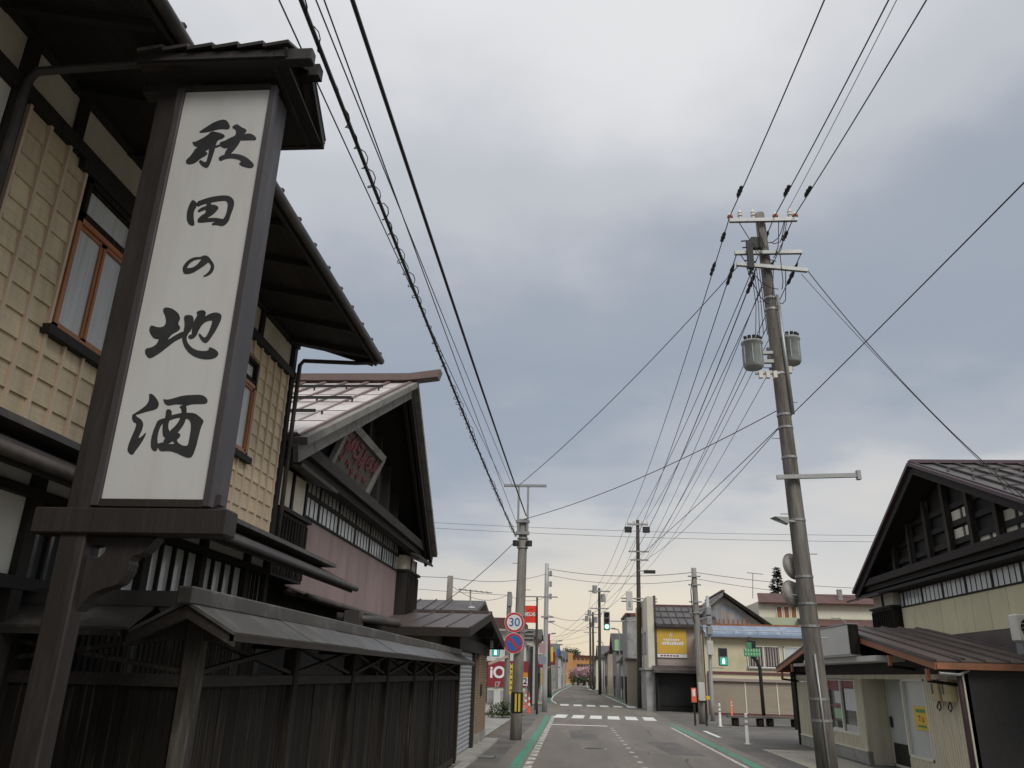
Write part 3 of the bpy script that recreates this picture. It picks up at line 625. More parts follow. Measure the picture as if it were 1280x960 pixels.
# ---------------------------------------------------------------- gabled storehouse with the red-lettered board
HX = -4.6
h2 = thing('gabled_storehouse', (-8, 16.5, 0), 'gabled storehouse with pink wall panels and a band of narrow windows under dark eaves', 'building')
bx('core_wall', 'black_wood', h2, -14, HX-.06, 11.1, 22.2, 0, 5.05)
MB().prism([(11.1, 5.05), (22.2, 5.05), (16.55, 7.8)], 'x', HX-.12, HX-.06).build('gable_wall', 'black_wood', h2)
pk = bx('panel_field', 'black_wood', h2, HX-.06, HX-.035, 12.6, 20.6, 3.0, 4.34); pn = 11; pw = 8.0/pn
for i in range(pn): bx('wall_panel', 'pink_panel', pk, HX-.033, HX, 12.6+pw*i+.006, 12.6+pw*(i+1)-.006, 3.02, 4.33)
wb = bx('window', 'black_wood', h2, HX-.06, HX-.035, 12.6, 20.6, 4.34, 5.02)
for zz in ((4.335, 4.37), (4.70, 4.77), (4.99, 5.04)): bx('window_rail', 'black_wood', wb, HX-.03, HX+.03, 12.6, 20.6, *zz)
nb = 32; bw = 8.0/nb
m_a = mesh_of(MB().box(-.012, 0, .018, bw-.018, 4.37, 4.70), 'pane'); m_b = mesh_of(MB().box(-.012, 0, .018, bw-.018, 4.77, 4.99), 'pane')
m_c = mesh_of(MB().box(-.03, .004, -.017, .017, 4.36, 5.0), 'black_wood'); m_d = mesh_of(MB().box(-.03, .012, -.045, .045, 4.36, 5.0), 'black_wood')
for i in range(nb):
    place('pane', m_a, None, wb, (HX-.004, 12.6+bw*i, 0)); place('pane', m_b, None, wb, (HX-.004, 12.6+bw*i, 0))
    place('mullion', m_d if i % 5 == 0 else m_c, None, wb, (HX, 12.6+bw*i, 0))
# slatted shutter boxes at both ends of the band with a plaster strip above
for (a, b, zt) in ((11.25, 12.55, 4.1), (20.7, 22.15, 4.35)):
    sbx = bx('shutter_box', 'black_wood', h2, HX-.05, HX+.27, a, b, 3.15, zt)
    k = a+.06
    while k < b: bx('slat', 'dark_wood', sbx, HX+.272, HX+.30, k-.025, k+.025, 3.2, zt-.06); k += .13
    bx('box_cap', 'black_wood', sbx, HX-.05, HX+.33, a-.03, b+.04, zt, zt+.06)
    for c in (a+.05, (a+b)/2+.05): bx('plaster_panel', 'plaster', h2, HX-.05, HX+.2, c, c+(b-a)/2-.14, zt+.06, 4.78)
    bx('stud', 'black_wood', h2, HX-.05, HX+.22, (a+b)/2-.06, (a+b)/2+.02, zt+.06, 4.78); bx('stud', 'black_wood', h2, HX-.05, HX+.22, b-.06, b+.01, zt+.06, 4.78)
    MB().slab([(HX+.62, a-.25, 4.74), (HX+.62, b+.35, 4.74), (HX-.05, b+.3, 4.98), (HX-.05, a-.2, 4.98)], .05).build('hood_roof', 'roof_dark', h2)
bx('gable_beam', 'dark_wood_beam', h2, HX+.28, HX+.52, 10.9, 22.3, 5.0, 5.2); bx('beam_moulding', 'dark_wood_beam', h2, HX+.2, HX+.42, 10.9, 22.3, 4.86, 4.995)
bx('eave_ceiling', 'soffit', h2, HX-.05, HX+.3, 11, 22.2, 5.03, 5.08)
for k in range(9):
    yy = 12.2+1.08*k; top = 5.2+(7.55-5.2)*(1-abs(yy-16.55)/5.6); bx('gable_stud', 'black_wood', h2, HX-.06, HX+.1, yy-.07, yy+.07, 5.2, top)
for k in (15.9, 16.9): bx('plaster_panel', 'plaster', h2, HX-.06, HX-.02, k-.3, k+.25, 5.25, 5.75)
RYm, RZ = 16.53, 7.92; FZ = 4.92; PKX = -3.66; FTX = -4.0
for sgn, ya in ((-1, 10.75), (1, 22.32)):
    nx, nz = 17, 6; xb = -12.
    for i in range(nx):
        for j in range(nz):
            def pt(u, v):
                xf = PKX+(FTX-PKX)*(1-v); return Vector((xf+(xb-xf)*u, ya+(RYm-ya)*v, FZ+.12+(RZ-FZ)*v+.012*(nz-j)))
            u0, u1, v0, v1 = i/nx+.0012, (i+1)/nx-.0012, j/nz, (j+1)/nz
            MB().slab([pt(u0, v0), pt(u0, v1), pt(u1, v1), pt(u1, v0)], .02, (0, .47*sgn, .88)).build('roof_sheet', 'roof_silver', h2)
            MB().beam(pt(u0, v0)+Vector((0, 0, .006)), pt(u1, v0)+Vector((0, 0, .006)), .03, .02).build('roof_lap', 'ridge_brown', h2)
        q0, q1 = pt(i/nx, 0), pt(i/nx, 1)
        MB().beam(q0+Vector((0, 0, .03)), q1+Vector((0, 0, .03)), .06, .045).build('roof_seam', 'ridge_brown', h2)
    if sgn < 0:
        for v in (.28, .52, .78):
            q0 = pt(.02+.05*(1-v), v); q1 = pt(1, v); MB().beam(q0+Vector((0, 0, .11)), q1+Vector((0, 0, .11)), .035, .05).build('snow_guard', 'black', h2)
            for i in range(12): q = pt((i+.5)/12, v); MB().beam(q, q+Vector((0, 0, .1)), .03, .03).build('snow_guard_foot', 'black', h2)
    MB().beam((FTX, ya, FZ+.08), (PKX, RYm, RZ+.08), .30, .12, (0, -.5*-sgn, .88)).build('verge_cap', 'grey_timber', h2)
    MB().beam((FTX-.02, ya+.03*-sgn, FZ-.10), (PKX-.02, RYm, RZ-.10), .08, .26, (0, .47*sgn, .88)).build('barge_board', 'grey_timber' if sgn < 0 else 'dark_wood_beam', h2)
    MB().beam((FTX-.14, ya+.1*-sgn, FZ-.16), (PKX-.16, RYm, RZ-.2), .07, .22, (0, .47*sgn, .88)).build('barge_board', 'black_wood', h2)
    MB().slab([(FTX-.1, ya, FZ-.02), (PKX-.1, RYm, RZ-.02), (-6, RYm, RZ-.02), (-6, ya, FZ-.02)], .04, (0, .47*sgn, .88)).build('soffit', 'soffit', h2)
bx('ridge_cap', 'ridge_brown', h2, -12, -3.72, RYm-.16, RYm+.16, RZ+.14, RZ+.30)
MB().add([(-3.72, RYm-.16, RZ+.14), (-3.72, RYm+.16, RZ+.14), (-3.72, RYm+.16, RZ+.3), (-3.72, RYm-.16, RZ+.3), (-3.06, RYm-.15, RZ+.22), (-3.06, RYm+.15, RZ+.22), (-3.0, RYm+.15, RZ+.40), (-3.0, RYm-.15, RZ+.40)],
         [(0, 1, 2, 3), (4, 7, 6, 5), (0, 4, 5, 1), (1, 5, 6, 2), (2, 6, 7, 3), (3, 7, 4, 0)]).build('ridge_end', 'ridge_brown', h2)
# lower pent and ground floor
MB().slab([(HX+.45, 12.2, 2.98), (HX+.45, 22.6, 2.98), (HX-.03, 22.6, 3.15), (HX-.03, 12.2, 3.15)], .05).build('pent_roof', 'roof_dark', h2)
MB().tube([(HX+.5, 12.2, 2.95), (HX+.5, 22.6, 2.95)], .04, 8).build('gutter', 'roof_dark', h2, smooth=True)
MB().tube([(-3.9, 13.2, 2.72), (-3.4, 13.5, 2.70), (-3.0, 13.9, 2.66)], .07, 10).build('drain_pipe', 'roof_dark', h2, smooth=True)
bx('drain_box', 'roof_dark', h2, -3.75, -3.5, 13.15, 13.45, 2.5, 2.82)
# the leaning name board in the gable
nbd = thing('name_board', (-4.2, 13.75, 5.2), 'framed grey board with dark red lettering leaning out under the gable', 'signboard')
B0, B1 = Vector((-4.22, 0, 5.2)), Vector((-3.92, 0, 5.98))
def bp(yv, v, o=0.):
    p = B0+(B1-B0)*v; nrm = Vector((.93, 0, -.37)); return Vector((p.x, yv, p.z))+nrm*o
MB().slab([bp(12.95, 0), bp(15.4, 0), bp(15.4, 1), bp(12.95, 1)], .05, (.93, 0, -.37)).build('board', 'board_grey', nbd)
for a, b in (((12.9, 0), (15.45, 0)), ((12.9, 1), (15.45, 1)), ((12.93, 0), (12.93, 1)), ((15.42, 0), (15.42, 1))):
    MB().beam(bp(*a, .02), bp(*b, .02), .13, .09, (.93, 0, -.37)).build('frame', 'grey_timber', nbd)
rs = random.Random(3)
for k in range(6):
    m = MB(); yc = 13.2+.39*k
    for j in range(7):
        a = (yc+rs.uniform(-.15, .15), rs.uniform(.48, .86)); hv = rs.random() < .55
        b = (a[0]+(rs.uniform(.1, .24)*(1 if a[0] < yc else -1) if hv else rs.uniform(-.05, .05)), a[1]+(rs.uniform(-.04, .04) if hv else rs.uniform(.15, .33)*(-1 if a[1] > .65 else 1)))
        m.beam(bp(a[0], a[1], .012+.001*j), bp(b[0], b[1], .012+.001*j), .05, .02, (.93, 0, -.37))
    m.build('character', 'letter_red', nbd)
for k in range(5):
    m = MB(); yc = 13.3+.4*k
    for j in range(4):
        a = (yc+rs.uniform(-.08, .08), rs.uniform(.18, .36)); m.beam(bp(a[0], a[1], .012+.001*j), bp(a[0]+rs.uniform(-.1, .1), a[1]+rs.uniform(-.1, .1), .012+.001*j), .04, .02, (.93, 0, -.37))
    m.build('character', 'letter_red', nbd)

# ---------------------------------------------------------------- gatehouse at the end of the fence
gh = thing('gatehouse', (-4, 22.5, 0), 'low brick gatehouse with brown sheet roof and grey roller shutter by the fence end', 'gatehouse')
GX = -2.7
bx('core_wall', 'mortar', gh, -8, GX-.08, 19.5, 19.95, 0, 2.75); bx('core_wall', 'mortar', gh, -8, GX-.08, 23.9, 26.0, 0, 2.75); bx('back_wall', 'black_wood', gh, -8, -3.4, 19.95, 23.9, 0, 2.75)
bx('plinth', 'concrete', gh, -8, GX-.005, 23.88, 26.05, 0, .32); bx('plinth', 'concrete', gh, -8, GX-.005, 19.45, 19.9, 0, .3)
for (a, b) in ((19.5, 19.95), (23.9, 26.0)):
    m = MB(); z = .33; r = 0
    while z < 2.68:
        y = a-(.11 if r % 2 else 0)
        while y < b:
            y0_, y1_ = max(a, y), min(b, y+.21)
            if y1_-y0_ > .03: m.box(GX-.085, GX-.02+random.uniform(-.005, .005), y0_, y1_, z, z+.058)
            y += .222
        z += .07; r += 1
    m.build('brick_facing', 'brick', gh, kind='stuff')
sh = bx('roller_shutter', 'shutter', gh, -2.82, -2.80, 20.1, 22.6, .06, 2.45)
m_s = mesh_of(MB().prism([(-.018, 0), (.006, .01), (.014, .05), (.006, .09), (-.018, .1)], 'y', 20.11, 22.59), 'shutter')
for i in range(23): place('shutter_slat', m_s, None, sh, (-2.78, 0, .07+.102*i))
bx('gate_post', 'black_wood', gh, -3.1, GX+.015, 22.6, 22.8, .06, 2.5); bx('gate_post', 'black_wood', gh, -3.1, GX-.12, 22.8, 23.87, .06, 2.5); bx('gate_post', 'black_wood', gh, -2.95, GX-.04, 19.95, 20.1, .06, 2.5)
bx('gate_lintel', 'dark_wood_beam', gh, -3.1, GX+.03, 19.3, 26.2, 2.42, 2.72)
bx('wall_notice', 'black', gh, GX-.02, GX+.012, 24.3, 24.62, 1.3, 1.62)
bx('wall_strip', 'plaster', gh, -6.5, GX-.1, 19.40, 19.49, 2.3, 2.72)
GE, GZ, GYm, GRZ = -2.22, 2.82, 21.85, 3.42
for sgn, ya in ((-1, 17.5), (1, 26.3)):
    n = 12
    for i in range(n):
        a, b = GE-(6/n)*i-.004, GE-(6/n)*(i+1)+.004
        MB().slab([(a, ya, GZ), (a, GYm, GRZ), (b, GYm, GRZ), (b, ya, GZ)], .03, (0, .14*sgn, .99)).build('roof_sheet', 'roof_brown', gh)
        MB().beam((a, ya, GZ+.015), (a, GYm, GRZ+.015), .03, .03).build('roof_seam', 'roof_brown', gh)
    bx('eave_fascia', 'dark_wood_beam', gh, -8.2, GE+.01, ya-.03, ya+.03, GZ-.19, GZ-.02)
    MB().beam((GE-.02, ya, GZ-.1), (GE-.02, GYm, GRZ-.1), .05, .17).build('barge_board', 'dark_wood_beam', gh)
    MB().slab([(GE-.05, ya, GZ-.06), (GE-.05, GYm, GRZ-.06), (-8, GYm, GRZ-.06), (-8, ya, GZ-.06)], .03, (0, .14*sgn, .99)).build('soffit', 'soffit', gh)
bx('ridge_cap', 'roof_brown', gh, -8.2, GE+.02, GYm-.1, GYm+.1, GRZ, GRZ+.05)
for yy in (18.4, 20.0, 21.85, 23.7, 25.3): bx('roof_beam', 'dark_wood_beam', gh, -4, GE-.1, yy-.09, yy+.09, GZ-.16+.6*(1-abs(yy-21.85)/4.4)-.12, GZ-.1+.6*(1-abs(yy-21.85)/4.4)-.02)
MB().prism([(19.4, 2.72), (26.1, 2.72), (26.1, 2.76), (21.85, 3.32), (19.4, 2.98)], 'x', GX-.12, GX-.08).build('gable_wall', 'black_wood', gh)
bx('gate_lamp', 'galv', gh, -2.5, -2.42, 24.6, 24.72, 2.62, 2.84)

# ---------------------------------------------------------------- right-hand gabled house behind the shop
GXR = 9.4
h3 = thing('gabled_house', (12, 20.6, 0), 'gabled house with cream wall panels, a band of narrow windows and ribbed grey roof', 'house')
bx('core_wall', 'black_wood', h3, GXR+.06, 18, 15.0, 26.1, 0, 4.95)
MB().prism([(15.0, 4.95), (26.2, 4.95), (20.6, 7.0)], 'x', GXR+.06, GXR+.12).build('gable_wall', 'black_wood', h3)
pf = bx('panel_field', 'black_wood', h3, GXR+.035, GXR+.06, 12.6, 24.3, 2.6, 4.0); pn = 14; pw = 11.7/pn
for i in range(pn): bx('wall_panel', 'cream_panel', pf, GXR, GXR+.033, 12.6+pw*i+.007, 12.6+pw*(i+1)-.007, 3.12, 3.98)
for i in range(14): bx('wall_panel', 'roof_brown', pf, GXR-.004, GXR+.033, 12.6+pw*i+.004, 12.6+pw*(i+1)-.004, 2.6, 3.11)
wb = bx('window', 'black_wood', h3, GXR+.035, GXR+.06, 12.6, 24.3, 4.0, 4.78)
for zz in ((3.985, 4.02), (4.40, 4.49), (4.70, 4.8)): bx('window_rail', 'black_wood', wb, GXR-.03, GXR+.03, 12.6, 24.3, *zz)
nb = 46; bw = 11.7/nb
m_a = mesh_of(MB().box(0, .012, .02, bw-.02, 4.02, 4.40), 'pane'); m_b = mesh_of(MB().box(0, .012, .03, bw-.03, 4.5, 4.70), 'pane_dark')
m_c = mesh_of(MB().box(-.004, .03, -.02, .02, 4.0, 4.75), 'black_wood'); m_d = mesh_of(MB().box(-.012, .03, -.05, .05, 4.0, 4.75), 'black_wood')
for i in range(nb):
    place('pane', m_a, None, wb, (GXR-.0, 12.6+bw*i, 0)); place('pane', m_b, None, wb, (GXR+.008, 12.6+bw*i, 0))
    place('mullion', m_d if i % 5 == 0 else m_c, None, wb, (GXR, 12.6+bw*i, 0))
sbx = bx('shutter_box', 'black_wood', h3, GXR-.22, GXR+.05, 24.4, 26.05, 2.9, 4.02)
k = 24.5
while k < 26: bx('slat', 'dark_wood', sbx, GXR-.25, GXR-.222, k-.03, k+.03, 2.95, 3.96); k += .15
bx('box_cap', 'black_wood', sbx, GXR-.28, GXR+.05, 24.36, 26.1, 4.02, 4.08)
for c in (24.45, 25.3): bx('plaster_panel', 'plaster', h3, GXR-.16, GXR+.05, c, c+.7, 4.08, 4.44)
bx('stud', 'black_wood', h3, GXR-.18, GXR+.05, 25.15, 25.3, 4.08, 4.5)
bx('eave_ceiling', 'black_wood', h3, GXR-.4, GXR+.05, 14.6, 26.4, 4.44, 4.52)
bx('gable_beam', 'dark_wood_beam', h3, GXR-.42, GXR-.2, 13.5, 26.4, 4.74, 4.94, bevel=.01); bx('beam_moulding', 'dark_wood_beam', h3, GXR-.3, GXR-.06, 13.5, 26.3, 4.60, 4.735)
for k in range(9):
    yy = 15.7+1.2*k; top = 4.94+(6.75-4.94)*(1-abs(yy-20.6)/5.9)
    MB().beam((GXR-.06, yy, 4.94), (GXR-.06, yy, top+.12), .16, .14, (1, 0, 0)).build('gable_stud', 'post_wood', h3)
    if k < 8:
        for zz in (5.18, 5.62, 6.05):
            if zz < 4.94+(6.6-4.94)*(1-abs(yy+.6-20.6)/5.9): bx('gable_rail', 'black_wood', h3, GXR-.02, GXR+.05, yy+.08, yy+1.12, zz, zz+.14)
        for j, zz in enumerate((4.95, 5.33, 5.77)):
            lim = 4.94+(6.75-4.94)*(1-max(abs(yy+.1-20.6), abs(yy+1.1-20.6))/5.9)
            if zz+.28 < lim and (k+j) % 4 != 3 and yy < 19.6:
                bx('plaster_panel', 'plaster', h3, GXR+.02, GXR+.06, yy+.12, yy+.52, zz, zz+.23); bx('plaster_panel', 'plaster', h3, GXR+.02, GXR+.06, yy+.66, yy+1.1, zz, zz+.23)
RYm, RZ, FZ, PKX, FTX = 20.6, 7.2, 4.56, 8.72, 9.0
for sgn, ya in ((-1, 14.4), (1, 26.8)):
    nx = 20; xb = 19.
    def pt(u, v, up=0.):
        xf = PKX+(FTX-PKX)*(1-v); return Vector((xf+(xb-xf)*u, ya+(RYm-ya)*v, FZ+.1+(RZ-FZ)*v+up))
    for i in range(nx):
        MB().slab([pt(i/nx+.001, 0), pt(i/nx+.001, 1), pt((i+1)/nx-.001, 1), pt((i+1)/nx-.001, 0)], .02, (0, .42*sgn, .9)).build('roof_sheet', 'roof_grey', h3)
        MB().beam(pt(i/nx, 0, .03), pt(i/nx, 1, .03), .05, .06).build('roof_seam', 'roof_dark', h3)
    if sgn < 0:
        for v in (.46, .64, .81):
            MB().beam(pt(.03, v, .1), pt(1, v, .1), .025, .03).build('snow_guard', 'roof_dark', h3)
            for i in range(18): q = pt((i+.5)/18, v); MB().beam(q, q+Vector((0, 0, .1)), .05, .03).build('snow_guard_foot', 'roof_dark', h3)
    MB().beam((FTX-.03, ya, FZ+.08), (PKX-.03, RYm, RZ+.09), .16, .08, (0, .42*sgn, .9)).build('verge_cap', 'trim_purple', h3)
    MB().beam((FTX+.02, ya-.02*sgn, FZ-.06), (PKX+.02, RYm, RZ-.06), .07, .22, (0, .42*sgn, .9)).build('barge_board', 'dark_wood_beam', h3)
    MB().slab([(FTX+.06, ya, FZ), (PKX+.06, RYm, RZ), (11, RYm, RZ), (11, ya, FZ)], .04, (0, .42*sgn, .9)).build('soffit', 'soffit', h3)
bx('ridge_cap', 'trim_purple', h3, PKX-.05, 19, RYm-.1, RYm+.1, RZ+.1, RZ+.19)
MB().slab([(8.75, 24.2, 4.40), (9.45, 24.2, 4.6), (9.45, 27.0, 4.6), (8.75, 27.0, 4.40)], .06, (-.27, 0, .96)).build('hood_roof', 'trim_purple', h3)
MB().tube([(9.3, 15.9, 4.9), (9.2, 15.9, 4.7), (9.15, 15.8, 4.75), (9.1, 15.6, 4.9)], .03, 6).build('wire_bracket', 'metal_grey', h3)

# ---------------------------------------------------------------- shop front wing with low gable roof
sp = thing('corner_shop', (8, 22.5, 0), 'low cream ribbed shop front with wooden fascia roof, glass doors and posters', 'shop')
SX = 7.42; SYA, SYB = 16.72, 29.0; SZ = 2.13
bx('side_wall', 'charcoal', sp, SX+.03, 12.5, SYA, SYA+.12, 0, 2.34)
bx('side_wall_trim', 'galv', sp, SX+.25, 12.5, SYA-.03, SYA-.005, 2.27, 2.30)
bx('core_wall', 'black_wood', sp, SX+.9, GXR, SYA+.12, SYB, 0, 2.3); bx('far_wall', 'shop_wall', sp, SX+.12, GXR, SYB-.1, SYB, 0, 2.3)
def ribbed(a, b, z0, z1, X=SX, nm='ribbed_wall'):
    bx(nm, 'shop_wall', sp, X, X+.1, a, b, z0, z1); 
    m = MB(); k = a+.06
    while k < b-.03: m.box(X-.012, X-.0005, k-.018, k+.018, z0+.02, z1-.02); k += .11
    m.build('wall_ribs', 'shop_wall', sp, kind='stuff')
# wall pieces between the openings, far to near: window bay 22.9-25.4, door recess 20.3-22.3, shop window 18.6-19.9
ribbed(28.4, SYB, .3, SZ-.1); ribbed(25.6, 28.4, .3, SZ-.1, SX+.0)
ribbed(23.0, 25.6, .3, .66); ribbed(SYA, 18.55, 0, SZ-.1); ribbed(18.55, 19.85, 0, .42); ribbed(22.5, 23.0, .3, SZ-.1)
bx('header', 'shop_wall', sp, SX-.006, SX+.1, SYA, SYB, SZ-.1, SZ)
bx('plinth', 'concrete', sp, SX-.02, SX+.1, 22.5, SYB, 0, .3); bx('plinth_trim', 'shop_frame', sp, SX-.035, SX+.02, 22.5, SYB-.2, .3, .335)
bx('corner_post', 'dark_wood', sp, SX-.06, SX+.0, 28.86, 29.0, 0, 2.4)
bx('recess_wall', 'shop_wall', sp, SX+.1, SX+.75, 22.5, 22.56, 0, SZ); bx('recess_wall', 'shop_wall', sp, SX+.1, SX+.75, 19.86, 19.92, 0, SZ)
def bay(a, b, z0, z1, n, items):
    w0 = bx('window', 'pane_dark', sp, SX+.06, SX+.075, a, b, z0, z1); f = MB()
    for q in ((a, b, z0-.05, z0+.01), (a, b, z1-.03, z1)): f.box(SX-.01, SX+.05, *q)
    for i in range(n+1):
        k = a+(b-a)*i/n; f.box(SX-.012, SX+.048, k-.045, k+.045, z0-.05, z1)
    f.build('frame', 'shop_frame', w0)
    for (m, p, q, r, s) in items: bx('poster', m, w0, SX+.045, SX+.058, p, q, r, s)
    return w0
bay(23.05, 25.55, .68, SZ-.12, 2, [('poster_red', 24.35, 25.5, 1.72, 2.0), ('poster_red', 23.1, 24.25, 1.78, 2.0), ('poster_white', 24.4, 25.0, 1.38, 1.7), ('poster_green', 24.35, 25.15, .98, 1.24), ('poster_white', 23.25, 24.1, 1.22, 1.8),
    ('white_box', 23.1, 24.2, .69, .86), ('black', 24.35, 25.0, .75, .92), ('poster_red', 24.35, 25.5, 1.28, 1.33), ('poster_white', 24.35, 25.4, .69, .73)])
w1 = bx('window', 'pane', sp, SX+.06, SX+.075, 18.6, 19.8, .46, SZ-.12); f = MB()
for q in ((18.55, 19.85, .42, .47), (18.55, 19.85, SZ-.14, SZ-.1), (18.55, 18.6, .42, SZ-.1), (19.8, 19.85, .42, SZ-.1)): f.box(SX-.015, SX+.05, *q)
f.build('frame', 'shop_frame', w1)
po = bx('poster', 'poster_yellow', w1, SX+.045, SX+.058, 18.7, 19.45, 1.0, 1.48)
tm = facing((SX+.043, 19.07, 1.24), (-1, 0, 0)); 
for (dz, wd, ht, mm) in ((.15, .5, .07, 'lamp_green'), (-.16, .46, .045, 'lamp_green')):
    for i in range(7): bx('lettering', mm, po, SX+.0415, SX+.0445, 19.07-wd/2+wd*i/7, 19.07-wd/2+wd*(i+.72)/7, 1.24+dz-ht/2, 1.24+dz+ht/2)
for q in ((19.08, 19.24, 1.265, 1.285), (19.14, 19.165, 1.19, 1.31), (19.1, 19.2, 1.19, 1.205), (18.93, 19.03, 1.17, 1.19), (18.99, 19.015, 1.17, 1.25), (18.92, 18.94, 1.16, 1.23), (18.9, 19.02, 1.245, 1.26)): bx('lettering', 'sign_red', po, SX+.0415, SX+.0445, *q)
# glass sliding doors inside the recess
bx('recess_back', 'pane_dark', sp, SX+.75, SX+.8, 19.92, 22.5, 0, SZ)
for (a, b, dx) in ((19.98, 21.2, .56), (21.2, 22.46, .6)):
    d = bx('door', 'pane', sp, SX+dx, SX+dx+.012, a, b, .55, SZ-.08); f = MB()
    for q in ((a, b, 0, .06), (a, b, SZ-.1, SZ-.03), (a, a+.06, 0, SZ-.05), (b-.06, b, 0, SZ-.05)): f.box(SX+dx-.02, SX+dx+.03, *q)
    f.build('frame', 'shop_frame', d); bx('kick_panel', 'black', d, SX+dx-.004, SX+dx+.014, a+.06, b-.06, .06, .55)
    bx('door_handle', 'black', d, SX+dx-.05, SX+dx-.021, b-.2 if dx > .58 else a+.1, b-.1 if dx > .58 else a+.18, .9, 1.15)
MB().tube([(SX-.04, SYA+.06, 0), (SX-.04, SYA+.06, 2.05), (SX-.02, SYA+.1, 2.2)], .045, 10).build('downpipe', 'trim_purple', sp, smooth=True)
MB().tube([(SX-.03, SYA+.16, 0), (SX-.03, SYA+.16, 2.06), (SX-.03, SYA+.55, 2.1)], .014, 6).build('conduit', 'shop_frame', sp)
for i, yy in enumerate((17.02, 17.52)):
    mt = bx('meter_box', 'meter', sp, SX-.16, SX-.013, yy, yy+.36, 1.62, 2.03, bevel=.015); bx('meter_window', 'black', mt, SX-.163, SX-.161, yy+.23, yy+.3, 1.75, 1.95)
    MB().tube([(SX-.09, yy+.18, 1.62), (SX-.10, yy+.12, 1.5), (SX-.1, yy+.2, 1.44), (SX-.1, yy+.3, 1.5), (SX-.09, yy+.22, 1.62)], .013, 6).build('meter_cable', 'rubber', sp)
# dark fascia, roof, orange wooden verge
bx('fascia', 'black_wood', sp, SX-.02, SX+.1, SYA, SYB, SZ+.002, 2.42)
MB().prism([(SYA, 2.42), (SYB, 2.42), (22.8, 3.2)], 'x', SX+.02, SX+.1).build('gable_wall', 'black_wood', sp)
RE = 6.9; WYm, WRZ = 22.8, 3.34
for sgn, ya, za in ((-1, 16.55, 2.36), (1, 29.2, 2.36)):
    n = 14
    for i in range(n):
        a, b = RE+.45*i+.003, RE+.45*(i+1)-.003
        MB().slab([(a, ya, za), (a, WYm, WRZ), (b, WYm, WRZ), (b, ya, za)], .025, (0, .15*sgn, .98)).build('roof_sheet', 'roof_brown', sp)
        MB().beam((a, ya-.02*-sgn, za+.02), (a, WYm, WRZ+.02), .035, .035).build('roof_seam', 'roof_brown', sp)
    bx('eave_board', 'orange_fascia', sp, RE, 13.2, ya-.02, ya+.03, za-.15, za-.03)
    MB().beam((RE-.01, ya, za-.10), (RE-.01, WYm, WRZ-.10), .04, .13).build('verge_board', 'orange_fascia', sp)
    MB().beam((RE-.02, ya, za-.005), (RE-.02, WYm, WRZ-.005), .05, .05).build('verge_cap', 'roof_dark', sp)
    MB().slab([(RE+.02, ya, za-.05), (RE+.02, WYm, WRZ-.05), (13, WYm, WRZ-.05), (13, ya, za-.05)], .02, (0, .15*sgn, .98)).build('soffit', 'soffit', sp)
for yy in (17.0, 18.9, 27.2, 28.6):
    zz = 2.34+.98*(1-abs(yy-22.8)/6.3); MB().beam((RE+.0, yy, zz-.2), (RE+.0, yy, zz-.42), .06, .10).build('verge_bracket', 'orange_fascia', sp); MB().beam((RE-.02, yy, zz-.42), (SX, yy, zz-.48), .06, .06).build('verge_bracket', 'dark_wood', sp)
MB().tube([(RE+.05, 16.6, 2.14), (SX-.1, 16.62, 2.12), (SX+.1, 16.64, 2.2)], .03, 8).build('drain_pipe', 'metal_grey', sp)
bx('canopy', 'white_box', sp, RE-.16, SX-.03, 19.3, 25.2, 2.40, 2.52); bx('canopy', 'concrete', sp, RE-.16, SX-.03, 25.22, 26.4, 2.36, 2.44)
sb_ = thing('sign_box', (6.7, 21.9, 2.52), 'blank white lightbox sign on the shop canopy beside the concrete utility pole', 'sign')
bx('box', 'white_box', sb_, 6.62, 6.85, 20.6, 24.4, 2.57, 3.26, bevel=.01); bx('end_cap', 'dark_wood', sb_, 6.63, 6.86, 20.55, 20.595, 2.58, 3.25); bx('frame', 'galv', sb_, 6.60, 6.87, 20.54, 24.42, 3.262, 3.29); bx('frame', 'galv', sb_, 6.60, 6.87, 20.54, 24.42, 2.525, 2.565)
bx('joint', 'galv', sb_, 6.612, 6.62, 23.3, 23.32, 2.58, 3.25)
for k in (20.9, 23.9): MB().tube([(6.75, k, 3.29), (6.55, k, 3.42), (6.35, k, 3.42)], .015, 6).build('lamp_arm', 'metal_grey', sb_)
# outdoor air conditioner on the shop roof
ac = thing('air_conditioner', (9.0, 17.3, 2.6), 'cream outdoor air conditioner unit on the shop roof against cream wall panels', 'air conditioner')
c0 = atY(1272, 785, 17.2)
bx('case', 'shop_frame', ac, c0.x-.06, c0.x+.72, 17.1, 17.4, c0.z-.26, c0.z+.27, bevel=.03)
MB().disc((c0.x+.22, 17.1, c0.z), (0, -1, 0), .21, .012, 24).build('fan_grille', 'black', ac); 
for k in range(5): MB().beam((c0.x+.02, 17.085, c0.z-.16+.08*k), (c0.x+.42, 17.085, c0.z-.16+.08*k), .008, .008).build('grille_bar', 'shop_frame', ac)
bx('stand', 'galv', ac, c0.x, c0.x+.66, 17.12, 17.38, c0.z-.5, c0.z-.262)

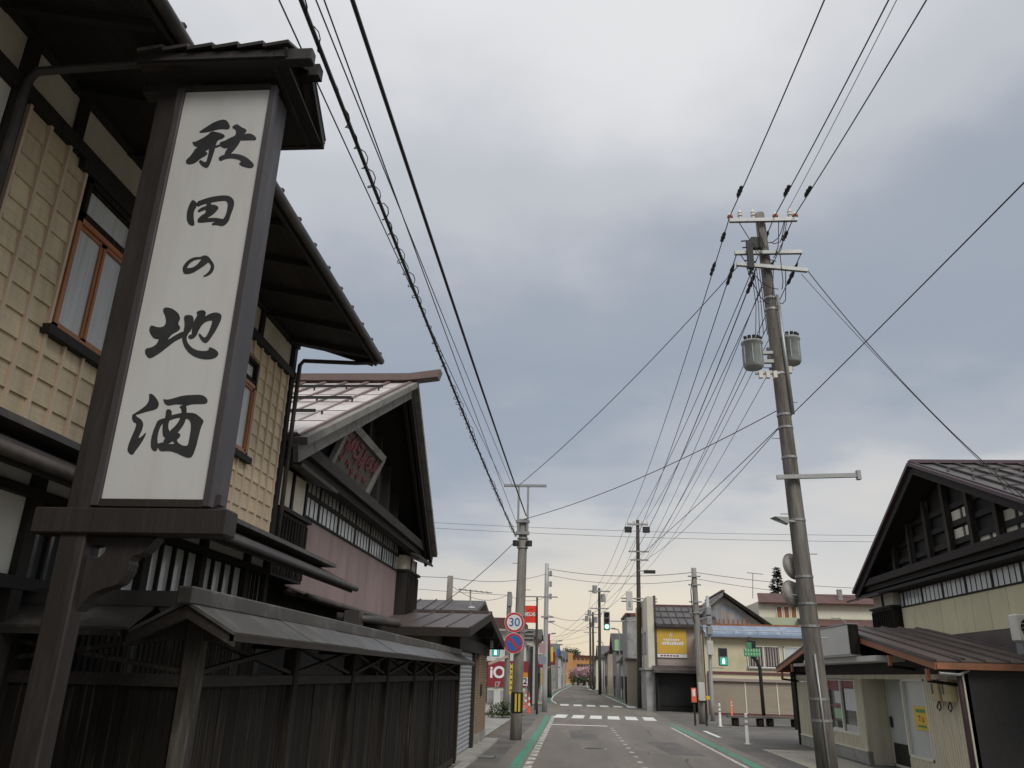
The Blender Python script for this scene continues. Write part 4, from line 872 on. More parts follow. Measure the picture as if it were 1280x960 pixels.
# ---------------------------------------------------------------- notice post, benches, bollards and markers across the corner
npst = thing('notice_post', (9.6, 37.7, 0), 'slim dark wooden post with a tiny gabled roof near the benches', 'post')
bx('post', 'dark_wood', npst, 9.47, 9.68, 37.6, 37.8, 0, 2.35); MB().prism([(9.2, 2.32), (9.95, 2.32), (9.575, 2.68)], 'y', 37.3, 38.1).build('roof', 'board_grey', npst)
for i, (x, y) in enumerate(((7.0, 39.3), (8.6, 39.6))):
    b = thing('bench', (x, y, 0), 'low weathered plank bench on log legs, '+('the one closer to the street lamp foot' if i else 'the one closer to the concrete corner pole'), 'bench')
    for k in range(3): bx('seat_plank', 'bench_wood', b, x-.1, x+1.6, y-.3+.2*k, y-.3+.2*k+.18, .34, .42)
    for k in (.15, 1.25): bx('leg', 'dark_wood', b, x+k-.05, x+k+.22, y-.22, y+.22, 0, .34, bevel=.04)
def bollard(x, y, h, lab, c='bollard_white', band='metal_grey', grp=None):
    b = thing('bollard', (x, y, 0), lab, 'bollard', grp)
    MB().tube([(x, y, 0), (x, y, .03), (x, y, .04), (x, y, h-.05), (x, y, h)], [.11, .11, .055, .05, .03], 12).build('body', c, b, smooth=True)
    for k in (.62, .8): MB().tube([(x, y, h*k), (x, y, h*k+.06)], .055, 12).build('reflective_band', band, b)
bollard(5.5, 28.0, .93, 'white flexible marker post standing alone at the shop corner')
bollard(6.35, 38.0, .95, 'white flexible marker post in front of the concrete corner pole')
for i, (px, py) in enumerate(((915, 896), (934, 891), (952, 892))):
    p = atZ(px, py); bollard(p.x, p.y, .9, ('orange marker post standing clear between the white post and the benches', 'orange marker post just behind the benches, beside the shutters', 'orange marker post near the foot of the bent street lamp')[i], 'cone_orange', 'sign_white', 'orange marker posts by the beige shutters')
ws = thing('warning_barrier', (5.4, 38.5, 0), 'small barrier of dark posts with orange and white board and yellow lamp', 'barrier')
for x in (5.32, 5.82): bx('post', 'black', ws, x-.04, x+.04, 38.3, 38.38, 0, .95)
bx('rail', 'black', ws, 5.28, 5.86, 38.29, 38.39, .95, 1.03); bx('warning_board', 'cone_orange', ws, 5.2, 5.42, 38.24, 38.28, .95, 1.55); bx('board_stripe', 'sign_white', ws, 5.25, 5.37, 38.235, 38.239, 1.2, 1.5)
MB().disc((5.9, 38.3, 1.08), (0, 0, 1), .1, .15, 12).build('warning_lamp', 'yellow', ws)
# swan-neck street lamp with its green sign
lm = thing('street_lamp', (10.3, 47.5, 0), 'dark bent street lamp post carrying a green decorative sign, before the beige building', 'street lamp')
def L2(px, py): return atY(px, py, 47.5)
pts = [L2(955, 897), L2(952, 862), L2(950, 835), L2(946, 826), L2(938, 818), L2(936, 808), L2(936.5, 796)]
pts[0].z = 0
MB().tube(pts, .10, 10).build('post', 'black', lm, smooth=True)
a = L2(929, 811); b = L2(949, 821); sgp = bx('sign_plate', 'lamp_green', lm, a.x, b.x, 47.36, 47.40, b.z, a.z)
for k in range(6):
    for j in range(2): bx('leaf_motif', 'poster_green', sgp, a.x+.06+k*.15, a.x+.14+k*.15, 47.35, 47.358, b.z+.06+.2*j, b.z+.2+.2*j)
a = L2(933, 803); b = L2(939, 811); bx('sign_top', 'lamp_green', lm, a.x, b.x, 47.36, 47.40, b.z, a.z)
bx('lantern', 'black', lm, pts[-1].x-.12, pts[-1].x+.3, 47.4, 47.6, pts[-2].z-.1, pts[-2].z+.3)

# ---------------------------------------------------------------- buildings round the crossing, right side
yb = thing('corner_building', (6.5, 58, 0), 'mauve sided building with big yellow wall sign and dark garage mouth', 'building')
YF = 54.0; XL = 4.78
bx('core_wall', 'mauve_siding', yb, XL+.05, 9.5, YF+.05, 64, 0, 5.15)
m_h = mesh_of(MB().box(0, 4.3, -.045, 0, 0, .345), 'mauve_siding')
for i in range(15):
    if .352*i > 2.4: place('siding_board', m_h, None, yb, (XL+.4, YF+.05, .352*i))
    else: bx('siding_board', 'mauve_siding', yb, XL+.4, 5.1, YF, YF+.05, .352*i, .352*i+.345)
bx('street_wall', 'cream_far', yb, XL-.05, XL+.38, YF-.1, 64, 0, 6.95); bx('street_wall', 'grey_wall', yb, XL-.25, XL+.42, YF-.35, 60, 0, 2.4); bx('ledge', 'concrete', yb, XL-.35, XL+.5, YF-.45, 60.1, 2.4, 2.55)
for k in range(3): window(yb, XL-.06, 55.2+2.6*k, 56.6+2.6*k, 3.4, 4.8, 'metal_grey', 'pane_dark', sign=-1, sill=None)
bx('wall_sign', 'yellow_sign', yb, XL-.16, XL-.06, 58, 62.5, 5.3, 6.6)
bx('corner_pilaster', 'roof_dark', yb, XL+.38, XL+.52, YF-.14, YF+.3, 0, 7.0)
for i in range(8):
    a = XL+.5+.5*i; MB().slab([(a+.01, YF-.4, 5.22), (a+.49, YF-.4, 5.22), (a+.49, 57, 6.62), (a+.01, 57, 6.62)], .04).build('roof_sheet', 'roof_grey', yb); MB().beam((a, YF-.4, 5.26), (a, 57, 6.66), .06, .05).build('roof_seam', 'roof_dark', yb)
    for v in (.33, .66): MB().beam((a+.03, YF-.4+3.4*v, 5.26+1.4*v), (a+.47, YF-.4+3.4*v, 5.26+1.4*v), .05, .05).build('roof_lap', 'roof_dark', yb)
bx('eave_board', 'roof_dark', yb, XL+.5, 9, YF-.42, YF-.36, 5.05, 5.2); bx('ridge_cap', 'maroon', yb, XL+.5, 9, 56.9, 57.1, 6.6, 6.7)
ysg = bx('signboard', 'yellow_sign', yb, 5.30, 7.18, YF-.09, YF-.03, 3.42, 4.92); bx('signboard_strip', 'sign_white', yb, 5.30, 7.18, YF-.09, YF-.03, 3.18, 3.40)
for i in range(9):
    bx('lettering', 'sign_white', ysg, 5.62+.155*i, 5.74+.155*i, YF-.1, YF-.091, 3.95, 4.10+.03*(i % 3)); 
    if i < 7: bx('lettering', 'sign_white', ysg, 5.72+.15*i, 5.82+.15*i, YF-.1, YF-.091, 4.2, 4.32)
    if i < 6: bx('lettering', 'station_red', ysg, 5.5+.2*i, 5.64+.2*i, YF-.1, YF-.091, 3.25, 3.33)
bx('lettering', 'sign_white', ysg, 6.1, 6.3, YF-.1, YF-.091, 4.5, 4.56); bx('lettering', 'sign_white', ysg, 6.17, 6.22, YF-.1, YF-.091, 4.4, 4.7)
gm = bx('garage_mouth', 'black', yb, 5.15, 7.7, YF-.02, YF+.02, 0, 2.35); bx('garage_jamb', 'dark_wood', yb, 5.08, 5.2, YF-.7, YF-.025, 0, 2.3); bx('garage_jamb', 'dark_wood', yb, 7.6, 7.72, YF-.7, YF-.025, 0, 2.3)
MB().prism([(YF-1.0, 2.25), (YF, 2.25), (YF, 2.7), (YF-1.0, 2.42)], 'x', 4.95, 8.0).build('garage_canopy', 'roof_dark', yb)
MB().beam((5.4, YF-.4, .3), (7.4, YF-.4, .3), .05, .1).build('garage_rail', 'dark_wood', yb)
bx('side_strip', 'pole_dark', yb, 7.75, 8.05, YF-.05, YF+.04, 0, 5.1)

bg_ = thing('beige_building', (10.8, 54, 0), 'beige two-storey building with blue sheet eaves and three wide brown roller shutters', 'building')
BY = 51.0
bx('wall', 'beige_wall', bg_, 7.75, 14.5, BY, 56, 0, 4.5)
bx('string_course', 'maroon', bg_, 7.95, 14.5, BY-.08, BY-.003, 2.28, 2.4); bx('string_course', 'maroon', bg_, 7.92, 8.06, BY-.09, BY-.003, 0, 2.28); bx('shutter_hood', 'mauve_siding', bg_, 8.1, 14.5, BY-.25, BY-.003, 1.86, 2.02)
for i, (a, b) in enumerate(((8.15, 10.05), (10.12, 11.9), (11.97, 14.4))):
    s = bx('roller_shutter', 'beige_shutter', bg_, a, b, BY-.06, BY-.003, .1, 1.86)
    m = mesh_of(MB().box(a, b, BY-.075, BY-.061, 0, .085), 'beige_shutter')
    for k in range(18): place('shutter_slat', m, None, s, (0, 0, .12+.096*k))
    bx('guide_rail', 'shop_frame', s, b+.005, b+.065, BY-.1, BY-.004, 0, 1.86)
bx('threshold', 'maroon', bg_, 8.1, 14.5, BY-.12, BY-.004, 0, .09)
def window_y(parent, Yw, a, b, c, d, frame='metal_grey', pane='pane_dark', n=2, sill='metal_grey'):
    """a window in a wall that faces the camera end of the street"""
    w0 = bx('window', 'black', parent, a, b, Yw-.012, Yw-.004, c, d); f = MB(); e = .06
    for q in ((a, b, c, c+e), (a, b, d-e, d), (a, a+e, c, d), (b-e, b, c, d)): f.box(q[0], q[1], Yw-.07, Yw-.013, q[2], q[3])
    for i in range(1, n): k = a+(b-a)*i/n; f.box(k-.04, k+.04, Yw-.06, Yw-.013, c+e, d-e)
    f.build('frame', frame, w0)
    for i in range(n): k = (b-a)/n; bx('pane', pane, w0, a+k*i+.05, a+k*(i+1)-.05, Yw-.03, Yw-.02, c+.05, d-.05)
    if sill: bx('sill', sill, w0, a-.05, b+.05, Yw-.12, Yw-.003, c-.07, c-.002)
    return w0
w0 = window_y(bg_, BY, 10.35, 12.3, 2.66, 3.9, 'shop_frame', 'pane_dark', 2); w0 = window_y(bg_, BY, 12.5, 14.2, 2.66, 3.9, 'shop_frame', 'pane', 2)
for i in range(12): bx('curtain_fold', 'mauve_siding', bg_, 10.45+.155*i, 10.53+.155*i, BY-.045, BY-.031, 2.75, 3.8)
for i in range(16):
    a = 7.9+.42*i; MB().slab([(a+.005, BY-.5, 4.5), (a+.415, BY-.5, 4.5), (a+.415, BY+1.6, 5.15), (a+.005, BY+1.6, 5.15)], .04).build('roof_sheet', 'blue_roof', bg_)
bx('eave_fascia', 'blue_roof', bg_, 7.85, 14.7, BY-.54, BY-.5, 4.36, 4.52); bx('eave_ceiling', 'mauve_siding', bg_, 7.85, 14.6, BY-.5, BY-.003, 4.32, 4.36)
for i in range(5): bx('snow_bar_foot', 'metal_grey', bg_, 8.2+1.4*i, 8.26+1.4*i, BY-.3, BY-.24, 4.55, 4.75)
MB().tube([(7.9, BY-.27, 4.74), (14.6, BY-.27, 4.74)], .03, 6).build('snow_bar', 'metal_grey', bg_)
bx('rusty_flashing', 'rust', bg_, 8.0, 14.6, BY+1.55, BY+1.65, 5.13, 5.24)

gb = thing('blue_gable_house', (9.6, 58, 0), 'weathered house with grey-blue boarded gable rising behind the blue eaves', 'house')
GYb = 55.2; pk = (9.85, 7.2)
MB().prism([(7.6, 4.6), (12.6, 4.6), (12.6, 5.2), pk, (7.6, 5.5)], 'y', GYb, 62).build('wall', 'grey_wall', gb)
for i in range(18):
    a = 8.5+.17*i; zt = 6.6-abs(a+.08-9.95)*.42
    if zt > 5.15: bx('gable_board', 'blue_siding', gb, a+.004, a+.166, GYb-.05, GYb-.003, 5.1, zt)
for i in range(9): bx('rust_patch', 'rust', gb, 8.9+.3*i, 9.0+.3*i, GYb-.056, GYb-.051, 5.2+.1*(i % 3), 5.7)
MB().beam((pk[0], GYb-.4, pk[1]+.1), (7.2, GYb-.4, 5.2), .25, .18).build('verge', 'grey_timber', gb); MB().beam((pk[0], GYb-.4, pk[1]+.1), (13.2, GYb-.4, 5.0), .25, .18).build('verge', 'dark_wood', gb)
MB().slab([(pk[0], GYb-.5, pk[1]+.25), (pk[0], 62, pk[1]+.25), (13.3, 62, 5.1), (13.3, GYb-.5, 5.1)], .08, (.53, 0, .84)).build('roof', 'roof_grey', gb)
MB().slab([(pk[0], GYb-.5, pk[1]+.25), (7.1, GYb-.5, 5.3), (7.1, 62, 5.3), (pk[0], 62, pk[1]+.25)], .08, (-.53, 0, .84)).build('roof', 'roof_grey', gb)
bx('ridge_trim', 'maroon', gb, pk[0]-.1, pk[0]+.1, GYb-.5, 62, pk[1]+.24, pk[1]+.34)

rr = thing('red_roof_house', (16, 76, 0), 'far cream house with reddish brown roof behind the blue eaved building', 'house')
A = atY(952, 770, 72); B = atY(1130, 775, 72); e0 = atY(960, 752, 72).z; t0 = atY(960, 737, 72).z
bx('wall', 'cream_far', rr, A.x-.2, B.x, 72, 80, 0, e0); bx('lower_wall', 'pale_green_wall', rr, A.x-.6, B.x, 71.5, 71.98, 0, atY(960, 772, 72).z)
for k in range(3): c = atY(974+9*k, 765, 72); window_y(rr, 72, c.x-.25, c.x+.25, c.z-.7, c.z+.5, 'shop_frame', 'rust', 1, None)
n = 14; dx = (B.x-A.x+1.2)/n
for i in range(n): a = A.x-.3+dx*i; h_ = 1.6 if i == 0 else 0; MB().slab([(a+.01, 71.4, e0-.1), (a+dx-.01, 71.4, e0-.1), (a+dx-.01, 75.5, t0+.05), (a+.01+min(h_, dx-.1), 75.5, t0+.05)], .12).build('roof_sheet', 'roof_red', rr)
l0 = atY(1000, 776, 71).z; l1 = atY(1000, 784, 71).z; c = atY(1095, 780, 71).x
MB().slab([(c-6.3, 68.6, l1), (c, 68.6, l1), (c, 71.4, l0+.2), (c-6.3, 71.4, l0+.2)], .1).build('lower_roof', 'roof_red', rr); bx('lower_wing', 'white_wall', rr, c-6.2, c-.1, 69, 71.4, 0, l1-.05)
bx('wing_band', 'maroon', rr, c-6.2, c-.1, 68.93, 68.99, l1-.9, l1-.65)
p = atY(1057, 760, 72); bx('chimney', 'concrete', rr, p.x-.18, p.x+.18, 73, 73.4, e0, atY(1057, 737, 73).z)

def antenna(name, px, py0, py1, Y, lab, dish=False):
    a, b = atY(px, py1, Y), atY(px, py0, Y); t = thing(name, a, lab, 'antenna')
    MB().tube([a, b], .035, 6).build('mast', 'metal_grey', t)
    MB().beam(b+Vector((-.5, 0, 0)), b+Vector((.9, 0, -.12)), .04, .04).build('boom', 'metal_grey', t)
    for k in range(6): MB().beam(b+Vector((-.4+.22*k, -.35, -.02*k)), b+Vector((-.4+.22*k, .35, -.02*k)), .025, .025).build('element', 'metal_grey', t)
    if dish: MB().tube([b+Vector((.1, -.1, -.9)), b+Vector((.1, -.02, -.9)), b+Vector((.1, .1, -.9))], [.24, .2, .03], 16).build('dish', 'sign_white', t)
antenna('roof_antenna', 941, 716, 748, 71, 'slender television antenna mast above the reddish brown roof')
# far conifer
def conifer(px, py0, py1, Y, lab):
    top, base = atY(px, py0, Y), atY(px, py1, Y); h = top.z; t = thing('conifer_tree', (top.x, Y, 0), lab, 'tree')
    MB().tube([(top.x, Y, 0), (top.x, Y, h)], .28, 8, .03).build('trunk', 'trunk', t)
    rs = random.Random(5); m = MB()
    for i in range(2600):
        v = rs.random()**.8; z = h*(1-.62*v); r = (.1+v*3.9)*(.75+.25*math.sin(v*40)); a = rs.uniform(0, 6.28); rr_ = r*math.sqrt(rs.uniform(.15, 1))
        c = Vector((top.x+math.cos(a)*rr_, Y+math.sin(a)*rr_, z-rr_*.35)); d = Vector((math.cos(a), math.sin(a), rs.uniform(-.5, .15)))*rs.uniform(.2, .5); s = Vector((-math.sin(a), math.cos(a), rs.uniform(-.3, .3)))*.09
        m.add([c-s, c+d*.5-s*1.6, c+d, c+d*.5+s*1.6, c+s], [(0, 1, 2, 3, 4)])
    m.build('crown', 'needle', t)
conifer(970, 709, 745, 95, 'dark pointed conifer rising behind the reddish brown roof')

# ---------------------------------------------------------------- left side beyond the gatehouse
def house(name, lab, x0, x1, y0, y1, zw, zr, wall, roof, ridge='y', cat='house', face=1, over=.4, nwin=2, pane='pane_dark', door=True, storeys=2):
    """face: which x side looks on the street (1: x1, -1: x0)"""
    t = thing(name, ((x0+x1)/2, (y0+y1)/2, 0), lab, cat); xm, ym = (x0+x1)/2, (y0+y1)/2
    bx('wall', wall, t, x0, x1, y0, y1, 0, zw)
    if ridge == 'flat': bx('roof', roof, t, x0-.1, x1+.1, y0-.1, y1+.1, zw, zw+.2)
    elif ridge == 'y':
        MB().prism([(x0, zw), (x1, zw), (xm, zr)], 'y', y0+.01, y1-.01).build('gable_wall', wall, t); k = (zr-zw)/(xm-x0); n = Vector((k, 0, 1)).normalized()
        r = MB().slab([(xm, y0-over, zr+.1), (xm, y1+over, zr+.1), (x1+over, y1+over, zw+.1-k*over), (x1+over, y0-over, zw+.1-k*over)], .12, n).build('roof', roof, t)
        MB().slab([(xm, y0-over, zr+.1), (x0-over, y0-over, zw+.1-k*over), (x0-over, y1+over, zw+.1-k*over), (xm, y1+over, zr+.1)], .12, (-n.x, 0, n.z)).build('roof', roof, t)
        for i in range(int((y1-y0)/.9)): MB().beam((xm, y0+.9*i, zr+.12), ((x1 if face > 0 else x0)+face*over, y0+.9*i, zw+.12-k*over), .05, .05).build('roof_seam', roof, t)
    else:
        MB().prism([(y0, zw), (y1, zw), (ym, zr)], 'x', x0+.01, x1-.01).build('gable_wall', wall, t); k = (zr-zw)/(ym-y0); n = Vector((0, k, 1)).normalized()
        MB().slab([(x0-over, ym, zr+.1), (x1+over, ym, zr+.1), (x1+over, y0-over, zw+.1-k*over), (x0-over, y0-over, zw+.1-k*over)], .12, (0, -n.y, n.z)).build('roof', roof, t)
        MB().slab([(x0-over, ym, zr+.1), (x0-over, y1+over, zw+.1-k*over), (x1+over, y1+over, zw+.1-k*over), (x1+over, ym, zr+.1)], .12, (0, n.y, n.z)).build('roof', roof, t)
        for i in range(int((x1-x0)/.7)): MB().beam((x0+.7*i, ym, zr+.12), (x0+.7*i, y0-over, zw+.12-k*over), .05, .05).build('roof_seam', roof, t)
    X = x1 if face > 0 else x0
    for s in range(storeys):
        zb = .9+2.6*s
        if zb+1.2 > zw: continue
        for i in range(nwin):
            yy = y0+(y1-y0)*(i+.5)/nwin; window(t, X+.04*face, yy-.6, yy+.6, zb, zb+1.15, 'metal_grey', pane, sign=face, sill=None)
        if nwin and x1-x0 > 2: window_y(t, y0, xm-.6, xm+.6, zb, zb+1.1, 'metal_grey', pane, 2, None)
    if door: bx('door', 'dark_wood', t, X, X+.05*face, ym-.45, ym+.45, .02, 2.0)
    return t
# grey house seen over the gatehouse roof
gl_ = house('grey_house', 'small pale grey house with dark roof edge seen over the gatehouse roof', -9.5, atY(590, 760, 33).x-.1, 32.5, 38, atY(560, 765, 33).z, atY(560, 752, 33).z+.15, 'shutter', 'roof_dark', 'x', nwin=0, door=False)
antenna('roof_antenna', 588, 737, 768, 33, 'television antenna with white dish on the grey house behind the gatehouse', True)
# filling station
gs = thing('filling_station', (-7, 58, 0), 'grey filling station building with red lower band and louvred vent beyond the gatehouse', 'filling station')
GYs = 56.
def G(px, py): return atY(px, py, GYs)
x0, x1 = G(596, 800).x, G(658, 800).x; zt = G(630, 787).z
bx('wall', 'cream_far', gs, x0-6, x1, GYs, 66, 0, zt)
for i in range(10): bx('wall_panel', 'grey_wall' if i == 9 else 'white_wall', gs, x1-.62*(i+1)+.01, x1-.62*i-.01, GYs-.04, GYs-.003, 2.3, zt-.05)
bx('canopy_roof', 'roof_red', gs, x0-6, G(652, 780).x, GYs-.5, 64, zt, zt+.75); bx('eave_line', 'grey_wall', gs, x0-6, x1+.1, GYs-.55, GYs-.51, zt-.12, zt+.02)
a, b = G(610, 826), G(633, 866); rp = bx('red_panel', 'station_red', gs, a.x, b.x, GYs-.09, GYs-.045, b.z+.35, a.z)
text_mesh('iO', 1.0, 'sign_white', rp, mtx=facing((G(623, 840).x-.05, GYs-.1, G(623, 841).z), (0, -1, 0)), bold=.03)
text_mesh('i7', .5, 'mauve_siding', rp, mtx=facing((G(622, 856).x, GYs-.1, G(622, 856).z), (0, -1, 0)), bold=.02)
a, b = G(634, 826), G(660, 866); bx('red_panel', 'station_red', gs, a.x, b.x, GYs-.09, GYs-.045, b.z+.35, a.z)
bx('base_band', 'grey_wall', gs, x0-6, x1, GYs-.06, GYs-.003, .1, G(630, 863).z); bx('dark_doorway', 'black', gs, G(600, 830).x, G(610, 830).x, GYs-.07, GYs-.004, .15, G(605, 826).z)
a, b = G(656, 789), G(666.5, 804); lv = bx('louvre_vent', 'roof_dark', gs, a.x, b.x, GYs-.3, GYs-.05, b.z, a.z+.15)
for k in range(4): bx('louvre_bar', 'galv', lv, a.x-.02, b.x+.02, GYs-.34, GYs-.301, b.z+(a.z-b.z)*k/3, b.z+(a.z-b.z)*k/3+.1)
bx('end_wall', 'white_wall', gs, x1, G(664, 800).x, GYs+.3, 64, 0, G(660, 806).z); bx('end_pilaster', 'black', gs, G(663, 820).x, G(666, 820).x, GYs-.2, GYs+.28, 0, G(664, 808).z)
bx('crate_stack', 'white_wall', gs, G(619, 880).x, G(627, 880).x, GYs-1.2, GYs-.6, 0, .9)
# big red brand sign on its own mast
bs = thing('brand_sign', (-2.0, 50, 0), 'square orange-red filling station sign with white lettering behind the speed-limit pole', 'sign')
a, b = atY(651, 757, 50), atY(669.5, 778.5, 50); pl = bx('panel', 'flame_red', bs, a.x, b.x, 49.9, 50.1, b.z, a.z)
text_mesh('ENEOS', .30, 'sign_white', pl, mtx=facing(((a.x+b.x)/2-.03, 49.885, (a.z+b.z)/2-.02), (0, -1, 0)), bold=.012)
for k in range(3):
    m = MB(); c = Vector((b.x-.1, 49.893-.002*k, b.z+.1)); rr_ = .32+.2*k
    for j in range(8):
        p0 = c+Vector((-math.cos(j*.19)*rr_, 0, math.sin(j*.19)*rr_)); p1 = c+Vector((-math.cos(j*.19+.19)*rr_, 0, math.sin(j*.19+.19)*rr_)); m.beam(p0, p1, .004, .07, (0, 1, 0))
    m.build('swirl', 'orange_sign', pl)
MB().tube([(b.x+.06, 50, 0), (b.x+.06, 50, a.z)], .06, 8).build('mast', 'pole_dark', bs)
MB().beam((b.x+.06, 50, a.z-.2), (a.x, 50.12, a.z-.2), .04, .04).build('bracket', 'metal_grey', bs)
# price sign, banner, cones on the forecourt
pr = thing('price_sign', (-2.7, 53, 0), 'orange and white price board with large digits beside the red station wall', 'sign')
a, b = atY(649, 843, 53), atY(659.5, 857, 53); pp = bx('board', 'sign_white', pr, a.x, b.x, 52.9, 53, b.z, a.z-.15); bx('board_top', 'orange_sign', pr, a.x, b.x, 52.88, 53.0, a.z-.15, a.z+.12)
bx('leg', 'metal_grey', pr, a.x+.05, a.x+.1, 52.92, 52.98, 0, b.z); bx('leg', 'metal_grey', pr, b.x-.1, b.x-.05, 52.92, 52.98, 0, b.z); text_mesh('22', .5, 'black', pp, mtx=facing(((a.x+b.x)/2, 52.885, (a.z+b.z)/2-.08), (0, -1, 0)), bold=.01)
bn = thing('banner', (-3, 46, 0), 'tall narrow yellow banner with red marks beside the wooden pole', 'banner')
a, b = atY(636.5, 829, 46), atY(641.5, 868, 46); fl = bx('cloth', 'yellow', bn, a.x, b.x, 45.99, 46.01, b.z, a.z); MB().tube([(a.x-.02, 46, 0), (a.x-.02, 46, a.z+.1)], .02, 6).build('pole', 'sign_white', bn)
for k in range(6): bx('lettering', 'station_red' if k % 2 else 'black', fl, a.x+.09, b.x-.08, 45.98, 45.988, b.z+.17+.27*k, b.z+.25+.27*k)
for (px, py) in ((661, 891), (657, 885)):
    p = atZ(px, py); b = thing('traffic_cone', p, 'slim orange striped marker cone on the station forecourt'+(', by the thin dark sign pole' if px > 660 else ', set back beside the price board'), 'traffic cone', 'cones on the station forecourt')
    MB().tube([p, p+Vector((0, 0, .04)), p+Vector((0, 0, .05)), p+Vector((0, 0, 1.0))], [.16, .16, .085, .025], 12).build('body', 'cone_orange', b)
    for k in (.35, .65): MB().tube([p+Vector((0, 0, k)), p+Vector((0, 0, k+.13))], .098-.062*k, 12, .09-.062*k).build('stripe', 'sign_white', b)
sh_ = thing('garden_shrub', atZ(625, 897), 'dark low shrub at the foot of the wooden pole', 'shrub'); rs = random.Random(8); m = MB()
q = atZ(628, 897)
for i in range(700):
    a = rs.uniform(0, 6.28); r = rs.uniform(0, .8); c = q+Vector((math.cos(a)*r, math.sin(a)*r, rs.uniform(.05, .75)*(1-r*.5))); d = Vector((rs.uniform(-1, 1), rs.uniform(-1, 1), rs.uniform(-.3, 1)))*.09; s = d.cross(Vector((0, 0, 1)))*.5
    m.add([c-d, c+s, c+d, c-s], [(0, 1, 2, 3)])
m.build('foliage', 'leaf', sh_)
grs = MB(); rs = random.Random(4)
for i in range(900):
    x, y = rs.uniform(-6.5, -2.9), rs.gauss(42.2, .35); h = rs.uniform(.05, .16); grs.add([(x, y, 0), (x+.03, y, 0), (x+rs.uniform(-.05, .05), y, h)], [(0, 1, 2)])
tag(grs.build('grass', 'grass'), 'thin line of grass along the station forecourt edge', 'grass', kind='stuff')

# ---------------------------------------------------------------- houses down the far street
row = [
 ('shop_house', 'white shop house with red awning, first past the filling station', -8, -3.0, 66, 73, 4.6, 6.0, 'white_wall', 'roof_red', 'y'),
 ('grey_house', 'grey plain house next to the red awning shop', -8, -3.4, 74.5, 82, 4.4, 5.9, 'grey_wall', 'roof_dark', 'x'),
 ('tan_house', 'tan house with dark roof on the far left side of the street', -9, -3.7, 84, 93, 4.8, 6.2, 'tan_wall', 'roof_brown', 'y'),
 ('white_house', 'white far house beside the tan house with dark roof', -9, -3.5, 95, 104, 4.6, 6.3, 'white_wall', 'roof_grey', 'x'),
 ('cream_house', 'cream far house past the white house, under brown roof', -9, -3.2, 106, 118, 4.9, 6.5, 'cream_far', 'roof_brown', 'y'),
 ('grey_house', 'grey far house where the street bends left', -9, -2.6, 121, 134, 4.7, 6.4, 'grey_wall', 'roof_grey', 'x'),
 ('white_house', 'distant white house just before the orange building, left kerb', -9, -2.2, 138, 156, 4.8, 6.2, 'white_wall', 'roof_red', 'y'),
 ('tan_house', 'distant tan house at the street end, left kerb', -9, -1.8, 160, 182, 4.8, 6.6, 'tan_wall', 'roof_dark', 'x')]
for r in row: house(*r[:2], *r[2:8], r[8], r[9], r[10], face=1, nwin=2 if r[4] < 110 else 3)
aw = bpy.data.objects['shop_house']; MB().prism([(-3.0, 3.0), (-3.0, 2.6), (-2.1, 2.3), (-2.1, 2.45)], 'y', 66.3, 72.7).build('awning', 'station_red', aw); bx('shop_sign', 'sign_white', aw, -3.0, -2.3, 67, 67.12, 3.5, 4.5)
bx('shop_sign', 'yellow_sign', aw, -2.6, -2.1, 65.5, 65.6, 1.2, 2.3)
for k, (x, y, h, lab, mt) in enumerate(((-2.55, 79, 4.6, 'white upright shop board fixed beside the grey plain house', 'sign_white'), (-2.6, 90, 5.0, 'pale yellow upright shop board by the tan house', 'poster_yellow'), (-2.6, 101, 4.8, 'red upright shop board by the far white house', 'station_red'))):
    t = thing('shop_board', (x, y, 0), lab, 'sign'); MB().tube([(x-.3, y, 0), (x-.3, y, h)], .05, 6).build('post', 'metal_grey', t); bx('board', mt, t, x-.22, x+.3, y-.08, y+.08, h-1.7, h-.2)
for k, (x, y, h) in enumerate(((-2.5, 70, 6.2), (-2.75, 86, 6.0), (-2.5, 114, 6.4), (-1.9, 137, 6.2), (4.3, 80, 6.3), (3.7, 108, 6.2))):
    t = thing('lamp_post', (x, y, 0), 'slim grey lamp post on the far kerb '+('by the red awning shop', 'between the grey and tan houses', 'by the far cream house', 'past the bend on the left', 'by the grass strip', 'by the far tan house on the right')[k], 'street lamp', 'lamp posts down the far street')
    s = 1 if x < 0 else -1; MB().tube([(x, y, 0), (x, y, h-.3), (x+.1*s, y, h-.05), (x+.7*s, y, h)], .055, 7).build('post', 'metal_grey', t); bx('lamp_head', 'galv', t, x+.6*s-.2, x+.6*s+.25, y-.1, y+.1, h-.03, h+.08)
    if k in (0, 2, 4): bx('pennant', ('station_red', 0, 'sign_blue', 0, 'poster_green')[k], t, x+.07*s, x+.45*s, y-.01, y+.01, h-2.0, h-1.0)
